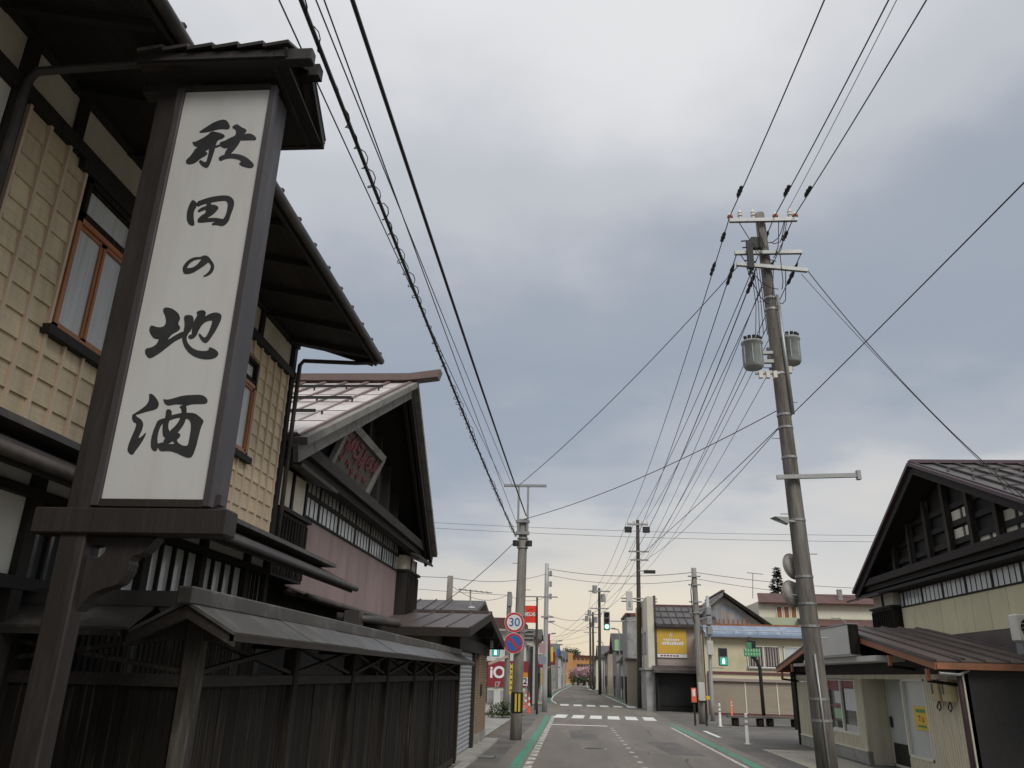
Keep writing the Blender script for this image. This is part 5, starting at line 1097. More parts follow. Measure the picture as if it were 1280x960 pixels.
rowr = [
 ('concrete_block_building', 'narrow grey flat-roofed concrete building right after the cream parapet', 4.2, 9, 66.5, 73, 6.6, 6.6, 'grey_wall', 'maroon', 'flat'),
 ('tan_house', 'low tan lean-to with overhanging ledge by the grass strip', 4.0, 5.6, 64.3, 66.4, 3.1, 3.1, 'tan_wall', 'roof_brown', 'flat'),
 ('white_house', 'small white house with steep dark slanting roof by the grass strip', 4.6, 9.5, 77, 85, 3.6, 6.2, 'white_wall', 'roof_dark', 'y'),
 ('grey_house', 'grey house with dark upper storey behind the utility poles', 4.4, 9.5, 88, 97, 4.6, 6.4, 'grey_wall', 'roof_dark', 'x'),
 ('tan_house', 'tan far house on the right side of the bending street', 4.0, 9.5, 101, 112, 4.7, 6.3, 'tan_wall', 'roof_brown', 'y'),
 ('white_house', 'white far house behind the double utility poles', 3.6, 9.5, 116, 128, 4.5, 6.1, 'white_wall', 'roof_grey', 'x'),
 ('cream_house', 'distant cream house on the right kerb near the street end', 3.6, 10, 140, 156, 4.7, 6.2, 'cream_far', 'roof_dark', 'y')]
for r in rowr: house(*r[:2], *r[2:8], r[8], r[9], r[10], face=-1, nwin=2 if r[4] > 67 else 0)
ob = thing('orange_building', (4, 245, 0), 'long orange school-like building with pink ground floor closing the street end', 'building')
OY = 236.
def O(px, py): return atY(px, py, OY)
x0, x1 = O(697, 830).x, O(775, 830).x
bx('wall', 'orange_wall', ob, x0, x1, OY, 252, 0, O(740, 821).z); bx('wall', 'orange_wall', ob, x0-4, O(716, 830).x, OY-1.5, 250, 0, O(710, 816).z); bx('ground_floor', 'pink_wall', ob, x0, x1, OY-.3, OY-.01, 0, O(735, 834).z)
bx('roof_edge', 'roof_red', ob, x0-4.2, x1+.2, OY-.6, OY+.2, O(740, 821).z, O(740, 820).z+.1)
for k in range(7): a = O(717+5*k, 0).x; a = O(718+5.2*k, 825).x; window_y(ob, OY, a-.45, a+.45, O(718, 825).z, O(718, 822.5).z, 'orange_wall', 'pane_dark', 1, None)
for k in range(5): a = O(723+4.4*k, 831).x; window_y(ob, OY, a-.42, a+.42, O(723, 834).z+.2, O(723, 830).z, 'black', 'pane_dark', 1, None)
def leafy(name, x, y, h, r, zc, mt, lab, group=None, n=2600, ls=.16, seed=1):
    t = thing(name, (x, y, 0), lab, 'tree', group); rs = random.Random(seed)
    MB().tube([(x, y, 0), (x+.1, y, zc*.6), (x, y, zc)], [.2, .16, .1], 8).build('trunk', 'trunk', t)
    lm_ = MB(); ends = []
    for k in range(9):
        a = k*2.4; e = Vector((x+math.cos(a)*r*.7, y+math.sin(a)*r*.7, zc+rs.uniform(-.2, .7)*(h-zc))); ends.append(e); lm_.tube([(x, y, zc*.75), ((x+e.x)/2, (y+e.y)/2, (zc+e.z)/2+.1), e], [.09, .06, .02], 5)
    lm_.build('limbs', 'trunk', t); m = MB()
    for i in range(n):
        e = rs.choice(ends); c = e+Vector((rs.gauss(0, r*.3), rs.gauss(0, r*.3), rs.gauss(0, r*.22))); d = Vector((rs.uniform(-1, 1), rs.uniform(-1, 1), rs.uniform(-1, 1)))*ls; s = d.cross(Vector((rs.uniform(-1, 1), rs.uniform(-1, 1), 1)))*.6
        m.add([c-d, c+s, c+d, c-s], [(0, 1, 2, 3)])
    m.build('crown', mt, t)
for k, (px, Y, hp, r) in enumerate(((731, 200, 836, 1.9), (741, 196, 834, 2.1), (752, 205, 833, 2.4), (722, 206, 838, 1.7))):
    p = atY(px, 850, Y); leafy('cherry_tree', p.x, Y, atY(px, hp, Y).z, r, 2.2, 'blossom', 'pink blossoming cherry tree in front of the orange building', 'cherry trees at the street end', 1500, .22, k)
for k, (px, Y, hp, r, lab) in enumerate(((664, 110, 806, 1.9, 'dark green tree top showing over the far left roofs'), (712, 262, 812, 3.0, 'dark tree behind the orange building roof'))):
    p = atY(px, 850, Y); leafy('broadleaf_tree', p.x-(3 if k == 0 else 0), Y, atY(px, hp, Y).z, r, atY(px, hp, Y).z-1.6, 'leaf', lab, None, 1500, .22, 20+k)
for k in range(9):                                         # hedge-high planting at the bend
    p = atY(716+6.5*k, 850, 188); leafy('garden_shrub', p.x, 188+k % 3, 2.0, .8, .9, 'leaf', 'dark garden shrub among planting where the far street bends', 'shrubs where the far street bends', 300, .16, 40+k)

# ---------------------------------------------------------------- utility poles
def pole(name, lab, base, top, r0, r1, m, arms=(), cat='utility pole', steps=True, n=14):
    base, top = Vector(base), Vector(top); t = thing(name, base, lab, cat)
    k = 6; MB().tube([base.lerp(top, i/k) for i in range(k+1)], r0, n, r1).build('shaft', m, t, smooth=True)
    for (z, x0, x1, w) in arms:
        yv = base.y-.14; bx('crossarm', 'galv', t, x0, x1, yv-w/2, yv+w/2, z-w/2, z+w/2)
    if steps:
        z = 2.0; i = 0
        while z < top.z-1.2:
            c = base.lerp(top, z/top.z); s = 1 if i % 2 else -1
            MB().tube([c, c+Vector((s*(r0+.13), 0, 0))], .011, 5).build('step_bolt', 'galv', t); z += .85; i += 1
    return t
def ring(t, c, r, h=.05, m='galv'): MB().tube([Vector(c)-Vector((0, 0, h/2)), Vector(c)+Vector((0, 0, h/2))], r, 16).build('band', m, t)
def insulator(t, p, h=.22, cap=True, m='porcelain'):
    p = Vector(p); MB().tube([p, p+Vector((0, 0, h*.3)), p+Vector((0, 0, h*.34)), p+Vector((0, 0, h*.6)), p+Vector((0, 0, h*.64)), p+Vector((0, 0, h))], [.035, .035, .06, .045, .06, .03], 10).build('insulator', m, t)
    if cap: MB().tube([p+Vector((0, 0, h*.25)), p+Vector((0, 0, h*.55))], .07, 10).build('insulator_skirt', 'red_cap', t)
def strain(t, a, d, L=.55):
    a = Vector(a); d = Vector(d).normalized(); MB().tube([a, a+d*L*.1, a+d*L*.3, a+d*L*.35, a+d*L*.6, a+d*L*.65, a+d*L*.9, a+d*L], [.015, .03, .055, .035, .06, .035, .05, .015], 8).build('strain_insulator', 'rubber', t)

RPY = 17.5; RB, RT = Vector((4.95, RPY, -.1)), Vector((4.65, RPY, 12.92))
def rp_at(z): return RB.lerp(RT, (z+.1)/13.02)
rp_ = pole('utility_pole', 'tall weathered concrete utility pole with twin transformers and three crossarms in front of the shop', RB, RT, .205, .115, 'pole_old', ())
bx('crossarm', 'galv', rp_, 3.86, 5.50, RPY-.23, RPY-.14, 12.58, 12.67); bx('crossarm', 'galv', rp_, 3.92, 5.52, RPY-.24, RPY-.15, 11.66, 11.75)
MB().beam((3.94, RPY-.2, 11.40), (5.6, RPY-.2, 11.2), .09, .09).build('crossarm', 'galv', rp_)
MB().beam((4.42, RPY-.24, 6.10), (6.16, RPY-.24, 6.16), .08, .09).build('crossarm', 'galv', rp_); bx('arm_end', 'galv', rp_, 6.12, 6.2, RPY-.3, RPY-.18, 6.06, 6.26)
for x, h, c in ((3.88, .16, True), (4.12, .26, False), (4.44, .26, False), (4.98, .16, True), (5.33, .26, False), (5.46, .16, True)): insulator(rp_, (x, RPY-.185, 12.67), h, c)
for z in (10.55, 10.25, 8.6, 7.6, 7.3, 6.6, 5.2, 4.0, 3.45, 3.0, 1.6, 1.2): c = rp_at(z); ring(rp_, c, .115+.09*(1-z/13)+.012)
for (px, py, yy) in ((941, 444, RPY-.35), (988, 439, RPY+.2)):
    c = atY(px, py, yy); tr = MB().tube([c+Vector((0, 0, -.33)), c+Vector((0, 0, -.28)), c+Vector((0, 0, .26)), c+Vector((0, 0, .28)), c+Vector((0, 0, .33))], [.19, .225, .225, .25, .24], 20).build('transformer', 'transformer', rp_, smooth=True)
    for k in range(7):
        a = k*.9; bx('cooling_fin', 'transformer', tr, c.x+math.cos(a)*.225-.012, c.x+math.cos(a)*.225+.012, c.y+math.sin(a)*.225-.012, c.y+math.sin(a)*.225+.012, c.z-.24, c.z+.2)
    for k in range(5): a = -2.6+k*.55; MB().tube([c+Vector((math.cos(a)*.17, math.sin(a)*.17, .33)), c+Vector((math.cos(a)*.2, math.sin(a)*.2, .43))], .04, 8).build('bushing', 'rubber', tr)
    s = 1 if c.x < 4.75 else -1
    bx('hanger', 'galv', rp_, min(c.x, c.x+s*.5), max(c.x, c.x+s*.5), yy-.05+.2, yy+.05+.2, c.z-.12, c.z-.04); bx('hanger', 'galv', rp_, min(c.x, c.x+s*.5), max(c.x, c.x+s*.5), yy-.05+.2, yy+.05+.2, c.z+.1, c.z+.17)
    for k in range(3): bx('fuse_cutout', 'porcelain', rp_, c.x+s*(.1+.16*k)-.04, c.x+s*(.1+.16*k)+.04, yy-.2, yy-.1, c.z-.62, c.z-.46); 
    bx('fuse_arm', 'galv', rp_, min(c.x, c.x+s*.55), max(c.x, c.x+s*.55), yy-.1, yy-.04, c.z-.5, c.z-.44)
MB().tube([rp_at(10.6)+Vector((.16, -.1, 0)), rp_at(7.6)+Vector((.17, -.1, 0))], .045, 8).build('cable_guard', 'galv', rp_, smooth=True)
MB().tube([rp_at(2.45)+Vector((-.03, -.2, 0)), rp_at(0)+Vector((-.02, -.215, 0))], .022, 8).build('conduit', 'galv', rp_, smooth=True)
bx('connector_box', 'rubber', rp_, 4.34, 4.62, RPY-.2, RPY-.05, 11.85, 12.15); bx('switch_bar', 'rubber', rp_, 4.2, 4.34, RPY-.3, RPY-.2, 11.25, 12.0)
for k in range(6): MB().beam((4.18-.02*k, RPY-.25, 11.1+.18*k), (4.32, RPY-.25, 11.12+.18*k), .02, .03).build('switch_bar', 'rubber', rp_)
rs = random.Random(6)
for k in range(12):
    a = Vector((rs.uniform(4.0, 5.5), RPY-.2, rs.choice((12.6, 11.7, 11.3)))); b = Vector((4.72+rs.uniform(-.2, .25), RPY-.18, a.z-rs.uniform(.4, 1.2))); mid = (a+b)/2+Vector((0, -.1, -rs.uniform(.25, .5)))
    MB().tube([a, a.lerp(mid, .6)+Vector((0, 0, -.05)), mid, mid.lerp(b, .6)+Vector((0, 0, -.05)), b], .011, 5).build('jumper_wire', 'cable', rp_)
for k in range(4): x = 4.26+.06*k; MB().tube([(x, RPY-.3, 11.2), (x+.02, RPY-.34, 10.2), (x-.05+.03*k, RPY-.35, 9.45)], .009, 5).build('jumper_wire', 'cable', rp_)
sl_ = thing('street_light', atY(985, 652, 17.4), 'flat grey street light head reaching out from the tall concrete pole', 'street light'); a = atY(962, 648, 17.2); b = atY(989, 654, 17.3)
MB().add([(a.x, a.y, a.z), (a.x+.1, a.y-.09, a.z+.03), (a.x+.1, a.y+.09, a.z+.03), (b.x-.05, b.y-.07, b.z+.12), (b.x-.05, b.y+.07, b.z+.12), (b.x-.08, b.y-.09, b.z-.03), (b.x-.08, b.y+.09, b.z-.03), (a.x+.12, a.y, a.z-.06)],
         [(0, 1, 2), (1, 3, 4, 2), (3, 5, 6, 4), (0, 7, 5, 1), (0, 2, 6, 7), (1, 5, 3), (2, 4, 6), (7, 6, 5)]).build('head', 'galv', sl_)
MB().tube([b+Vector((-.08, 0, .04)), b+Vector((.2, .1, .05))], .025, 8).build('arm', 'galv', sl_)
for k, (px, py, r, lab) in enumerate(((991, 708, .27, 'upper round traffic mirror seen from behind on the tall concrete pole'), (990, 742, .27, 'lower round traffic mirror seen from behind on the tall concrete pole'))):
    c = atY(px, py, 17.75); t = thing('traffic_mirror', c, lab, 'traffic mirror'); nn = Vector((-.55, .8, -.15)).normalized()
    MB().tube([c-nn*.10, c-nn*.07, c-nn*.02, c], [.12, .25, r*.97, r], 28).build('back_shell', 'mirror_back', t, smooth=True); MB().tube([c-nn*.005, c+nn*.02], r+.015, 28).build('rim', 'orange_fascia' if False else 'mirror_back', t)
    MB().disc(c+nn*.021, nn, r-.01, .004, 28).build('mirror', 'galv', t); MB().tube([c-nn*.1+Vector((.02, 0, .1)), c-nn*.14+Vector((.06, 0, -.28))], .03, 8).build('bracket', 'galv', t); MB().tube([c-nn*.12, Vector((4.82, RPY, c.z-.1))], .025, 8).build('bracket', 'galv', t)

# speed-limit pole on the left
P3 = Vector((-1.82, 26.7, -.05)); P3T = Vector((-1.72, 26.7, 6.86))
p3 = pole('utility_pole', 'round concrete pole carrying a steel frame top and two round traffic signs', P3, P3T, .185, .145, 'pole_concrete', ())
for dx in (-.16, .16):
    bx('frame_post', 'galv', p3, -1.73+dx-.035, -1.73+dx+.035, 26.5, 26.57, 6.3, 7.95)
bx('frame_bar', 'galv', p3, -2.40, -.94, 26.48, 26.58, 7.95, 8.03); bx('frame_clamp', 'galv', p3, -1.96, -1.5, 26.47, 26.6, 6.32, 6.42); bx('frame_clamp', 'galv', p3, -1.96, -1.5, 26.47, 26.6, 6.72, 6.8)
for z in (6.2, 5.9, 3.7, 3.2, 2.9): ring(p3, P3.lerp(P3T, (z+.05)/6.9), .17+.02)
for dx in (-.24, .22): MB().tube([(-1.72+dx, 26.55, 6.12), (-1.72+dx, 26.55, 5.94)], .1, 10).build('cable_clamp', 'rubber', p3)
bd = MB().tube([(-1.81, 26.7, .78), (-1.805, 26.7, 1.38)], .195, 16).build('hazard_band', 'black', p3)
for dx in (-.0, .11): MB().box(-1.83+dx-.03, -1.83+dx+.03, 26.485, 26.52, .82, 1.34).build('hazard_stripe', 'yellow', bd)
for (px, py, kind, lab) in ((643, 778, 0, 'round white 30 speed-limit sign with red rim on the concrete pole'), (642, 804, 1, 'round blue no-parking sign with red rim and slash on the concrete pole')):
    c = atY(px, py, 26.42); t = thing('traffic_sign', c, lab, 'traffic sign'); n_ = Vector((0, -1, 0)); r = .315
    MB().disc(c, n_, r, .012, 40).build('plate', 'sign_white', t); MB().disc(c+n_*.012, n_, r-.012, .003, 40).build('rim', 'sign_red', t)
    if kind == 0:
        MB().disc(c+n_*.015, n_, r-.075, .003, 40).build('field', 'sign_white', t); text_mesh('30', .37, 'sign_blue', t, mtx=facing(c+n_*.0195+Vector((0, 0, -.005)), n_), depth=.001, bold=.004)
    else:
        MB().disc(c+n_*.015, n_, r-.075, .003, 40).build('field', 'sign_blue', t); d = (r-.06)*.72
        MB().beam(c+n_*.0195+Vector((-d, 0, d)), c+n_*.0195+Vector((d, 0, -d)), .004, .055, (0, 1, 0)) .build('slash', 'sign_red', t) if False else MB().slab([c+n_*.0195+Vector(v) for v in ((-d-.03, 0, d-.03), (d-.03, 0, -d-.03), (d+.03, 0, -d+.03), (-d+.03, 0, d+.03))], .002, n_).build('slash', 'sign_red', t)
    MB().beam(c+Vector((0, .01, .12)), c+Vector((.12, .2, .12)), .04, .04).build('bracket', 'galv', t)

pB = pole('utility_pole', 'slim grey steel pole on the left kerb at the first crossing', (-1.66, 47.2, 0), (-1.60, 47.2, 8.08), .15, .12, 'pole_galv', ((5.05, -1.9, -1.2, .09),), steps=False)
for z in (7.5, 6.9, 6.2): bx('cable_box', 'galv', pB, -1.46, -1.3, 47.05, 47.2, z-.15, z+.15)
pb2 = pole('sign_pole', 'thin dark pole with small round sign beside the slim grey steel pole', (-1.95, 44.3, 0), (-2.02, 44.3, 5.9), .06, .05, 'pole_dark', ((5.9, -2.7, -.9, .06),), steps=False)
bx('small_sign', 'blue_siding', pb2, -1.88, -1.5, 44.18, 44.2, 2.45, 2.85); bx('small_sign', 'pink_wall', pb2, -1.86, -1.55, 44.18, 44.2, 3.0, 3.5)
pG = pole('utility_pole', 'old wooden pole with bracket lamp by the filling station shrub', atZ(632, 893), atY(637, 740, 43.2), .16, .12, 'pole_old', (), steps=False)
q = atY(628, 824, 43); MB().beam(q+Vector((-.7, 0, -.25)), q+Vector((.3, 0, .15)), .25, .12).build('bracket_sign', 'tan_wall', pG); bx('cable_box', 'galv', pG, q.x+.2, q.x+.42, 43.0, 43.2, 5.3, 5.9)
t_ = atY(563, 720, 36); pole('utility_pole', 'pale pole top rising behind the grey house roof', (t_.x, 36, 0), t_, .16, .13, 'pole_concrete', (), steps=False)
CP = Vector((4.42, 58, 0)); CT = atY(797, 650, 58)
pC = pole('utility_pole', 'tall dark utility pole with two crossarms beside the cream parapet', CP, CT, .19, .12, 'pole_dark', ((CT.z-.35, 3.85, 5.35, .12), (CT.z-2.3, 3.9, 5.35, .1), (CT.z-2.9, 4.0, 5.3, .09)))
for x in (3.95, 5.25): bx('switch_gear', 'rubber', pC, x-.3, x+.2, 57.6, 57.9, CT.z-.95, CT.z-.55)
for x in (3.9, 4.3, 4.9, 5.3): insulator(pC, (x, 57.86, CT.z-.29), .3, False)
bx('lamp_head', 'black', pC, 4.95, 5.75, 57.7, 57.95, 8.9, 9.12); MB().beam((4.5, 57.9, 9.1), (5.0, 57.85, 9.05), .06, .06).build('lamp_arm', 'galv', pC)
for z in (7.15, 6.95): MB().tube([(3.3, 57.9, z), (5.8, 57.7, z)], .045, 8).build('sign_bar', 'galv', pC)
hs = thing('hanging_sign', atY(787, 751, 57.5), 'pale vertical box sign hung from bars on the tall dark pole', 'sign'); a = atY(782.5, 739, 57.5); b = atY(791, 763, 57.5); bx('box', 'white_box', hs, a.x, b.x, 57.35, 57.65, b.z, a.z, bevel=.02); bx('lettering', 'metal_grey', hs, a.x+.13, b.x-.13, 57.34, 57.349, b.z+.2, b.z+.6); bx('bracket', 'galv', hs, (a.x+b.x)/2-.04, (a.x+b.x)/2+.04, 57.64, 57.86, 6.9, 7.2); MB().disc(((a.x+b.x)/2-.1, 57.5, b.z-.45), (0, 0, 1), .13, .22, 10).build('camera', 'black', hs)
# vehicle and pedestrian signals
def head3(t, c, r, n_=(0, -1, 0)):
    c = Vector(c); bx('housing', 'signal_body', t, c.x-r*1.35, c.x+r*1.35, c.y-.02, c.y+.25, c.z-r*4.0, c.z+r*4.0, bevel=.05)
    for k, m in ((1, 'lens_off'), (0, 'lens_off'), (-1, 'lens_green')):
        q = c+Vector((0, -.02, k*r*2.5)); ln_ = MB().disc(q, (0, -1, 0), r, .03, 20).build('lens', m, t)
        if k < 0: MB().disc(q+Vector((0, -.031, 0)), (0, -1, 0), r*.72, .004, 20).build('lens_core', 'lens_white', ln_)
        MB().tube([q+Vector((0, -.0, r*1.02)), q+Vector((0, -.34, r*.95))], .04, 6).build('visor', 'signal_body', t); MB().prism([(q.x+math.cos(a)*r*1.08, q.z+math.sin(a)*r*1.08) for a in [math.pi*j/8 for j in range(9)]]+[(q.x+math.cos(a)*r*1.02, q.z+math.sin(a)*r*1.02) for a in [math.pi*j/8 for j in range(8, -1, -1)]], 'y', q.y-.3, q.y).build('visor', 'signal_body', t)
c = atY(758.5, 776, 57.6); ts = thing('traffic_signal', c, 'vertical traffic signal showing green, hung on an arm over the crossing', 'traffic signal'); head3(ts, c, .155)
MB().tube([(c.x+.25, 57.75, c.z), (4.4, 57.9, c.z+.03)], .04, 8).build('arm', 'galv', ts)
def ped(px, py, Y, lab, poleX):
    c = atY(px, py, Y); t = thing('pedestrian_signal', c, lab, 'traffic signal'); bx('housing', 'signal_body', t, c.x-.22, c.x+.22, Y, Y+.25, c.z-.24, c.z+.64, bevel=.04)
    l = bx('lens', 'lens_green_dim', t, c.x-.18, c.x+.18, Y-.02, Y-.002, c.z-.2, c.z+.16); bx('walking_figure', 'lens_white', l, c.x-.05, c.x+.05, Y-.026, Y-.0205, c.z-.14, c.z+.02); MB().disc((c.x, Y-.0205, c.z+.06), (0, -1, 0), .045, .005, 10).build('walking_figure', 'lens_white', l)
    bx('lens', 'lens_off', t, c.x-.18, c.x+.18, Y-.02, Y-.002, c.z+.24, c.z+.6)
    for dz in (-.35, .75): MB().beam((c.x, Y+.1, c.z+dz), (poleX, Y+.1, c.z+dz), .04, .04).build('bracket', 'galv', t)
ped(619.5, 815, 47.6, 'pedestrian signal showing green in front of the filling station wall', atY(636, 815, 47.6).x)
D2Y = 43.; ped(904.5, 826, D2Y, 'pedestrian signal showing green before the beige building', atY(889, 826, D2Y).x)
DP = Vector((5.86, 39.8, 0)); DT = atY(867, 710, 39.8)
pD = pole('utility_pole', 'grey concrete corner pole with white control box low on its shaft', DP, DT, .17, .12, 'pole_concrete', (), steps=False)
a = atY(872, 853, 39.6); b = atY(881, 877, 39.6); bx('control_box', 'white_box', pD, a.x, b.x, 39.4, 39.6, b.z, a.z, bevel=.02)
for z in (6.6, 6.2, 5.4, 4.9): bx('cable_bracket', 'galv', pD, 5.5, 6.1, 39.62, 39.7, z-.03, z+.03)
MB().tube([(5.72, 39.65, 6.6), (5.6, 39.6, 5.9), (5.63, 39.6, 5.0), (5.7, 39.63, 4.4)], .025, 6).build('cable_loop', 'cable', pD); MB().tube([(6.05, 39.65, 4.4), (6.07, 39.65, .2)], .03, 6).build('conduit', 'pole_dark', pD)
b = atY(890, 885, D2Y); b.z = 0; tp = atY(884, 745, D2Y)
pD2 = pole('signal_pole', 'slim galvanised signal pole with grey cabinet before the beige building', b, tp, .1, .085, 'pole_galv', (), cat='signal pole', steps=False)
a = atY(883, 801, D2Y-.15); e = atY(891.5, 819, D2Y-.15); bx('cabinet', 'white_box', pD2, a.x, e.x, D2Y-.35, D2Y-.12, e.z, a.z, bevel=.02)
c = atY(884, 776, D2Y-.2); t = thing('traffic_signal', c, 'traffic signal seen edge-on facing the side street, on the slim galvanised pole', 'traffic signal')
for k in range(3):
    q = c+Vector((0, 0, .48-.48*k)); bx('housing', 'galv', t, q.x-.06, q.x+.22, q.y-.2, q.y+.2, q.z-.22, q.z+.22, bevel=.04); MB().prism([(q.x-.42, q.z+.08), (q.x-.06, q.z+.2), (q.x-.06, q.z+.14), (q.x-.42, q.z+.03)], 'y', q.y-.2, q.y+.2).build('visor', 'galv', t)
for (px, pt_, pb_, Y, lab, m) in ((749, 735, 868, 98.5, 'far dark pole with transformer on the right of the bending street', 'pole_dark'), (741, 765, 862, 133, 'distant dark pole behind the transformer pole', 'pole_dark'), (737.5, 772, 861, 140, 'distant pole with ladder-like arms at the bend', 'pole_dark'), (686, 800, 872, 78, 'dark short pole by the red awning', 'pole_dark')):
    b = atY(px+1, pb_, Y); b.z = 0; tp = atY(px, pt_, Y); t = pole('utility_pole', lab, b, tp, .2, .15, m, ((tp.z-.4, tp.x-1.3, tp.x+1.3, .14), (tp.z-2.4, tp.x-1.1, tp.x+1.1, .12)), steps=False, n=8)
    if Y > 90:
        for dx in (-.55, .45): MB().tube([(tp.x+dx, Y-.3, tp.z-1.2-dx), (tp.x+dx, Y-.3, tp.z-.3-dx)], .3, 10).build('transformer', 'transformer', t)

# ---------------------------------------------------------------- overhead wires
def wire(lab, a, b, sag, r=.014, m='cable', n=28, name='overhead_wire', ret=False):
    a, b = Vector(a), Vector(b); pts = [a.lerp(b, i/n)-Vector((0, 0, 4*sag*(i/n)*(1-i/n))) for i in range(n+1)]
    o = MB().tube(pts, r, 5).build(name, m); tag(o, lab, 'cable', 'overhead wires'); return (o, pts) if ret else o
def beyond(p0, p1, k): return Vector(p0)+(Vector(p1)-Vector(p0))*k
# left bundle, from the frame-topped pole back over the camera
o, pts = wire('thick black telephone cable wrapped in a spiral hanger along the left eaves', (-1.95, 26.5, 6.25), (-1.78, -7, 6.5), .32, .018, n=60, ret=True)
m = MB(); sp_ = []; rs = random.Random(2)
for i in range(len(pts)-1):
    for j in range(16):
        p = pts[i].lerp(pts[i+1], j/16); a = (i*16+j)*.8; rr_ = .034+.016*math.sin(i*1.7+j*.3)+.012*math.sin(i*.6); sp_.append(p+Vector((math.cos(a)*rr_, 0, math.sin(a)*rr_)))
m.tube(sp_[:700], .0055, 4); m.build('spiral_hanger', 'cable', o)
wire('thick smooth black cable above the spiral-wrapped one, ending at the frame-topped pole', (-1.62, 26.5, 6.95), (-1.86, -7, 7.25), .2, .021)
a = Vector((-2.36, 26.5, 7.95)); wire('thin wire from the tip of the steel frame bar, left of the thick cables', a, beyond(a, atX(355, 0, -2.15), 1.35), .1, .007, 'cable_grey')
a = Vector((-2.1, 26.5, 7.95)); wire('thin wire from the steel frame bar, between the thick cables', a, beyond(a, atX(398, 0, -2.0), 1.35), .06, .007, 'cable_grey')
a = Vector((-1.9, 26.5, 6.6)); wire('thin wire under the smooth cable, tied to the steel frame', a, beyond(a, atX(410, 0, -1.88), 1.35), .1, .007, 'cable_grey')
# high-tension lines over the right pole
for k, (x, px, lab) in enumerate(((3.88, 1020, 'high black line from the outer street-side insulator'), (4.98, 1098, 'high black line from the middle insulator'), (5.46, 1143, 'high black line from the house-side insulator'))):
    a = Vector((x, RPY-.18, 12.76)); b = beyond(a, atX(px, 0, (3.95, 4.95, 5.42)[k]), 3.0); wire(lab+' of the tall pole, overhead', a, b, .35, .013)
    d = (b-a).normalized(); strain(rp_, a+d*.9, d, .5)
    wire(lab+' of the tall pole, to the far pole', a+Vector((0, -.02, 0)), (3.9+.65*k, 57.86, CT.z+.0), .5, .013)
    d2 = (Vector((3.9+.65*k, 57.9, CT.z))-a).normalized(); strain(rp_, a+d2*.7+Vector((0, 0, -.02)), d2, .5); strain(rp_, a+d2*2.2+Vector((0, 0, -.06)), d2, .8)
a = Vector((5.3, RPY-.15, 12.9)); wire('thin grey wire beside the middle high line, overhead', a, beyond(a, atX(1110, 0, 5.15), 3.0), .3, .007, 'cable_grey')
for k, (x, z, xf, zf, r, lab) in enumerate(((3.96, 11.66, 3.95, CT.z-2.3, .013, 'second-arm black line from the street tip'), (4.45, 11.4, 4.4, CT.z-2.3, .016, 'heavy bundled line from below the second arm'), (4.62, 11.1, 4.7, CT.z-2.9, .010, 'slack line from the lowest arm'),
        (4.75, 10.5, 5.0, CT.z-2.9, .010, 'line leaving the shaft below the arms'), (4.7, 9.7, 4.6, CT.z-3.6, .008, 'thin line leaving beside the transformers'), (4.72, 9.0, 4.7, CT.z-4.0, .008, 'thin line leaving under the transformers'), (5.5, 11.66, 5.3, CT.z-2.3, .012, 'second-arm line from the house tip'))):
    a = Vector((x, RPY-.15, z)); b = Vector((xf, 57.9, zf)); wire(lab+' of the tall pole to the far pole', a, b, .55, r)
    if k in (0, 1, 6): strain(rp_, a+(b-a).normalized()*.3+Vector((0, 0, -.05)), (b-a).normalized()+Vector((0, 0, -.05)), 1.0)
a = Vector((5.6, RPY-.2, 11.2)); e = atX(1190, 575, 9.2); e2 = Vector((9.15, 15.9, 5.0))
wire('service drop from the arm tip of the tall pole to the gabled house roof', a, e2, .4, .011); wire('thin service drop beside the thicker one to the gabled house roof', a+Vector((-.15, 0, -.1)), e2+Vector((-.05, .35, .15)), .15, .007)
a = Vector((4.6, 57.9, 10.1)); wire('long cable sweeping from the dark far pole past the tall pole to overhead', a, beyond(a, atX(1280, 200, 8.0), 1.35), .5, .015)
a = Vector((4.45, 57.9, 9.6)); wire('thin line running under the long sweeping cable', a, (4.72, RPY, 7.4), .5, .009)
wire('wire across the street from the steel frame bar up to the tall pole', (-2.0, 26.5, 7.9), (3.98, RPY-.2, 11.35), .25, .011, 'cable_grey')
wire('slack wire across the street from the frame-topped pole to the tall pole shaft', (-1.7, 26.6, 6.85), (4.72, RPY-.1, 7.75), .25, .011, 'cable_grey')
wire('wire from the frame-topped pole down to the storehouse side', (-1.95, 26.5, 6.1), (-5.6, 32, 4.2), .15, .012, 'cable_grey')
wire('upper wire crossing high behind the far pole', (-16, 60, 12.95), (24, 60, 12.2), .3, .014, 'cable_grey'); wire('lower wire crossing high behind the far pole', (-16, 60.4, 12.6), (24, 60.4, 11.8), .3, .014, 'cable_grey')
tB = Vector((-1.6, 47.2, 7.8)); tD = Vector((5.82, 39.7, 6.8))
wire('wire from the slim steel pole to the concrete corner pole', tB, tD, .3, .014); wire('lower wire from the slim steel pole to the concrete corner pole', tB-Vector((0, 0, .35)), tD-Vector((0, 0, .35)), .35, .011)
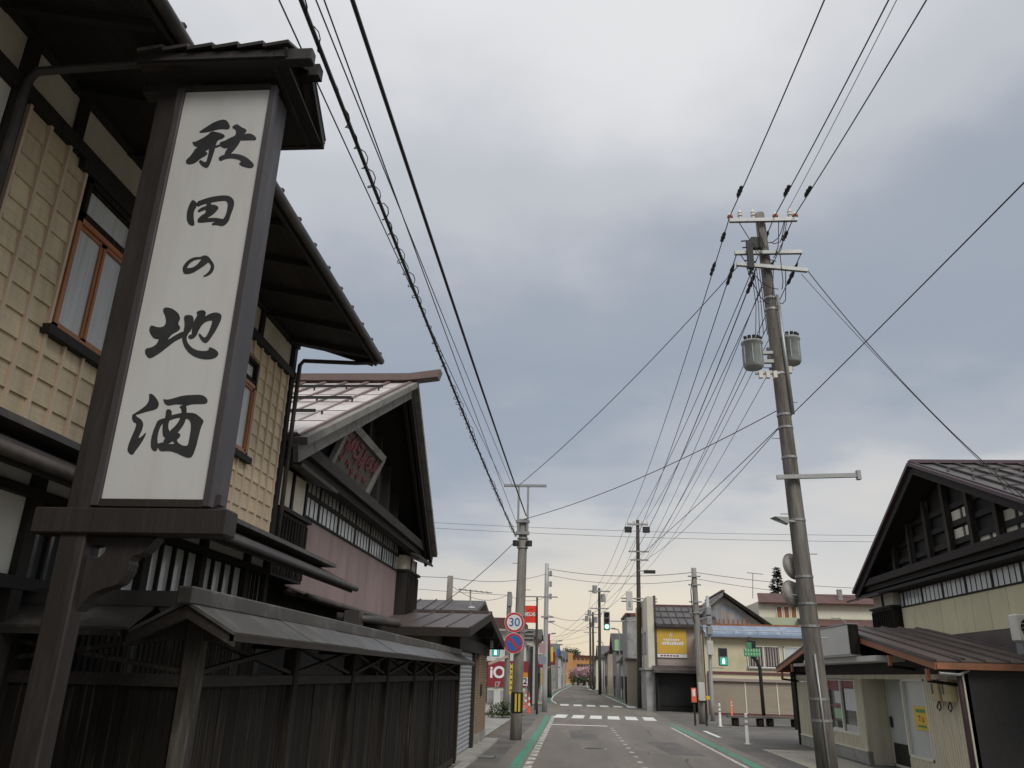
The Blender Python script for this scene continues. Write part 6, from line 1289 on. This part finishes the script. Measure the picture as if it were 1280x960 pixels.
wire('wire from the concrete corner pole to the far right roofs', tD, (22, 52, 7.6), .3, .013); wire('lower wire from the concrete corner pole to the far right roofs', tD-Vector((0, 0, .3)), (22, 52, 7.0), .35, .011)
tH = atY(563, 722, 36)
wire('wire from the pale pole top to the slim steel pole', tH, tB-Vector((0, 0, .3)), .3, .012, 'cable_grey'); wire('wire from the pale pole top to the old wooden pole', tH-Vector((0, 0, .3)), atY(637, 742, 43.2), .5, .011, 'cable_grey')
wire('wire running left from the pale pole top', tH, (-16, 38, 7.0), .2, .012, 'cable_grey'); wire('wire from the old wooden pole to the slim steel pole', atY(637, 745, 43.2), (-1.6, 47.2, 6.2), .25, .011, 'cable_grey')
wire('wire from the old wooden pole running left out of the yard', atY(637, 744, 43.2), (-20, 40, 7.2), .3, .011, 'cable_grey')
wire('wire from the slim steel pole over to the far transformer pole', tB-Vector((0, 0, 2.6)), atY(749, 760, 98.5), .8, .014, 'cable_grey'); wire('second wire from the slim steel pole over to the far transformer pole', tB-Vector((0, 0, 2.9)), atY(749, 775, 98.5), .9, .012, 'cable_grey')
fE = atY(749, 738, 98.5); fF = atY(741, 768, 133)
for k, (dx, dz) in enumerate(((-1.0, 0), (0, .1), (1.0, 0), (.3, -2.2))):
    w_ = ('street-side', 'middle', 'house-side', 'low')[k]
    wire(w_+' line from the dark far pole to the transformer pole', (4.4+dx*.6, 57.9, CT.z-.2+dz), fE+Vector((dx, 0, dz-.3)), .8, .014); wire(w_+' line from the transformer pole to the distant pole', fE+Vector((dx, 0, dz-.3)), fF+Vector((dx, 0, dz-.3)), .5, .016, 'cable_grey')
for k, (za, zb) in enumerate(((10.1, 9.0), (9.0, 7.4), (8.2, 6.6))):
    wire(('upper', 'middle', 'lower')[k]+' slack line fanning from the dark far pole toward the far left houses', (4.4, 57.9, za), (-3.4, 100+8*k, 5.5+.3*k), .7, .012, 'cable_grey')
for k in range(3):
    wire(('upper', 'middle', 'lower')[k]+' thin line from the distant pole to the left roofs at the bend', fF-Vector((0, 0, 1.5+1.2*k)), (-3, 96+9*k, 6.1), .4, .014, 'cable_grey')
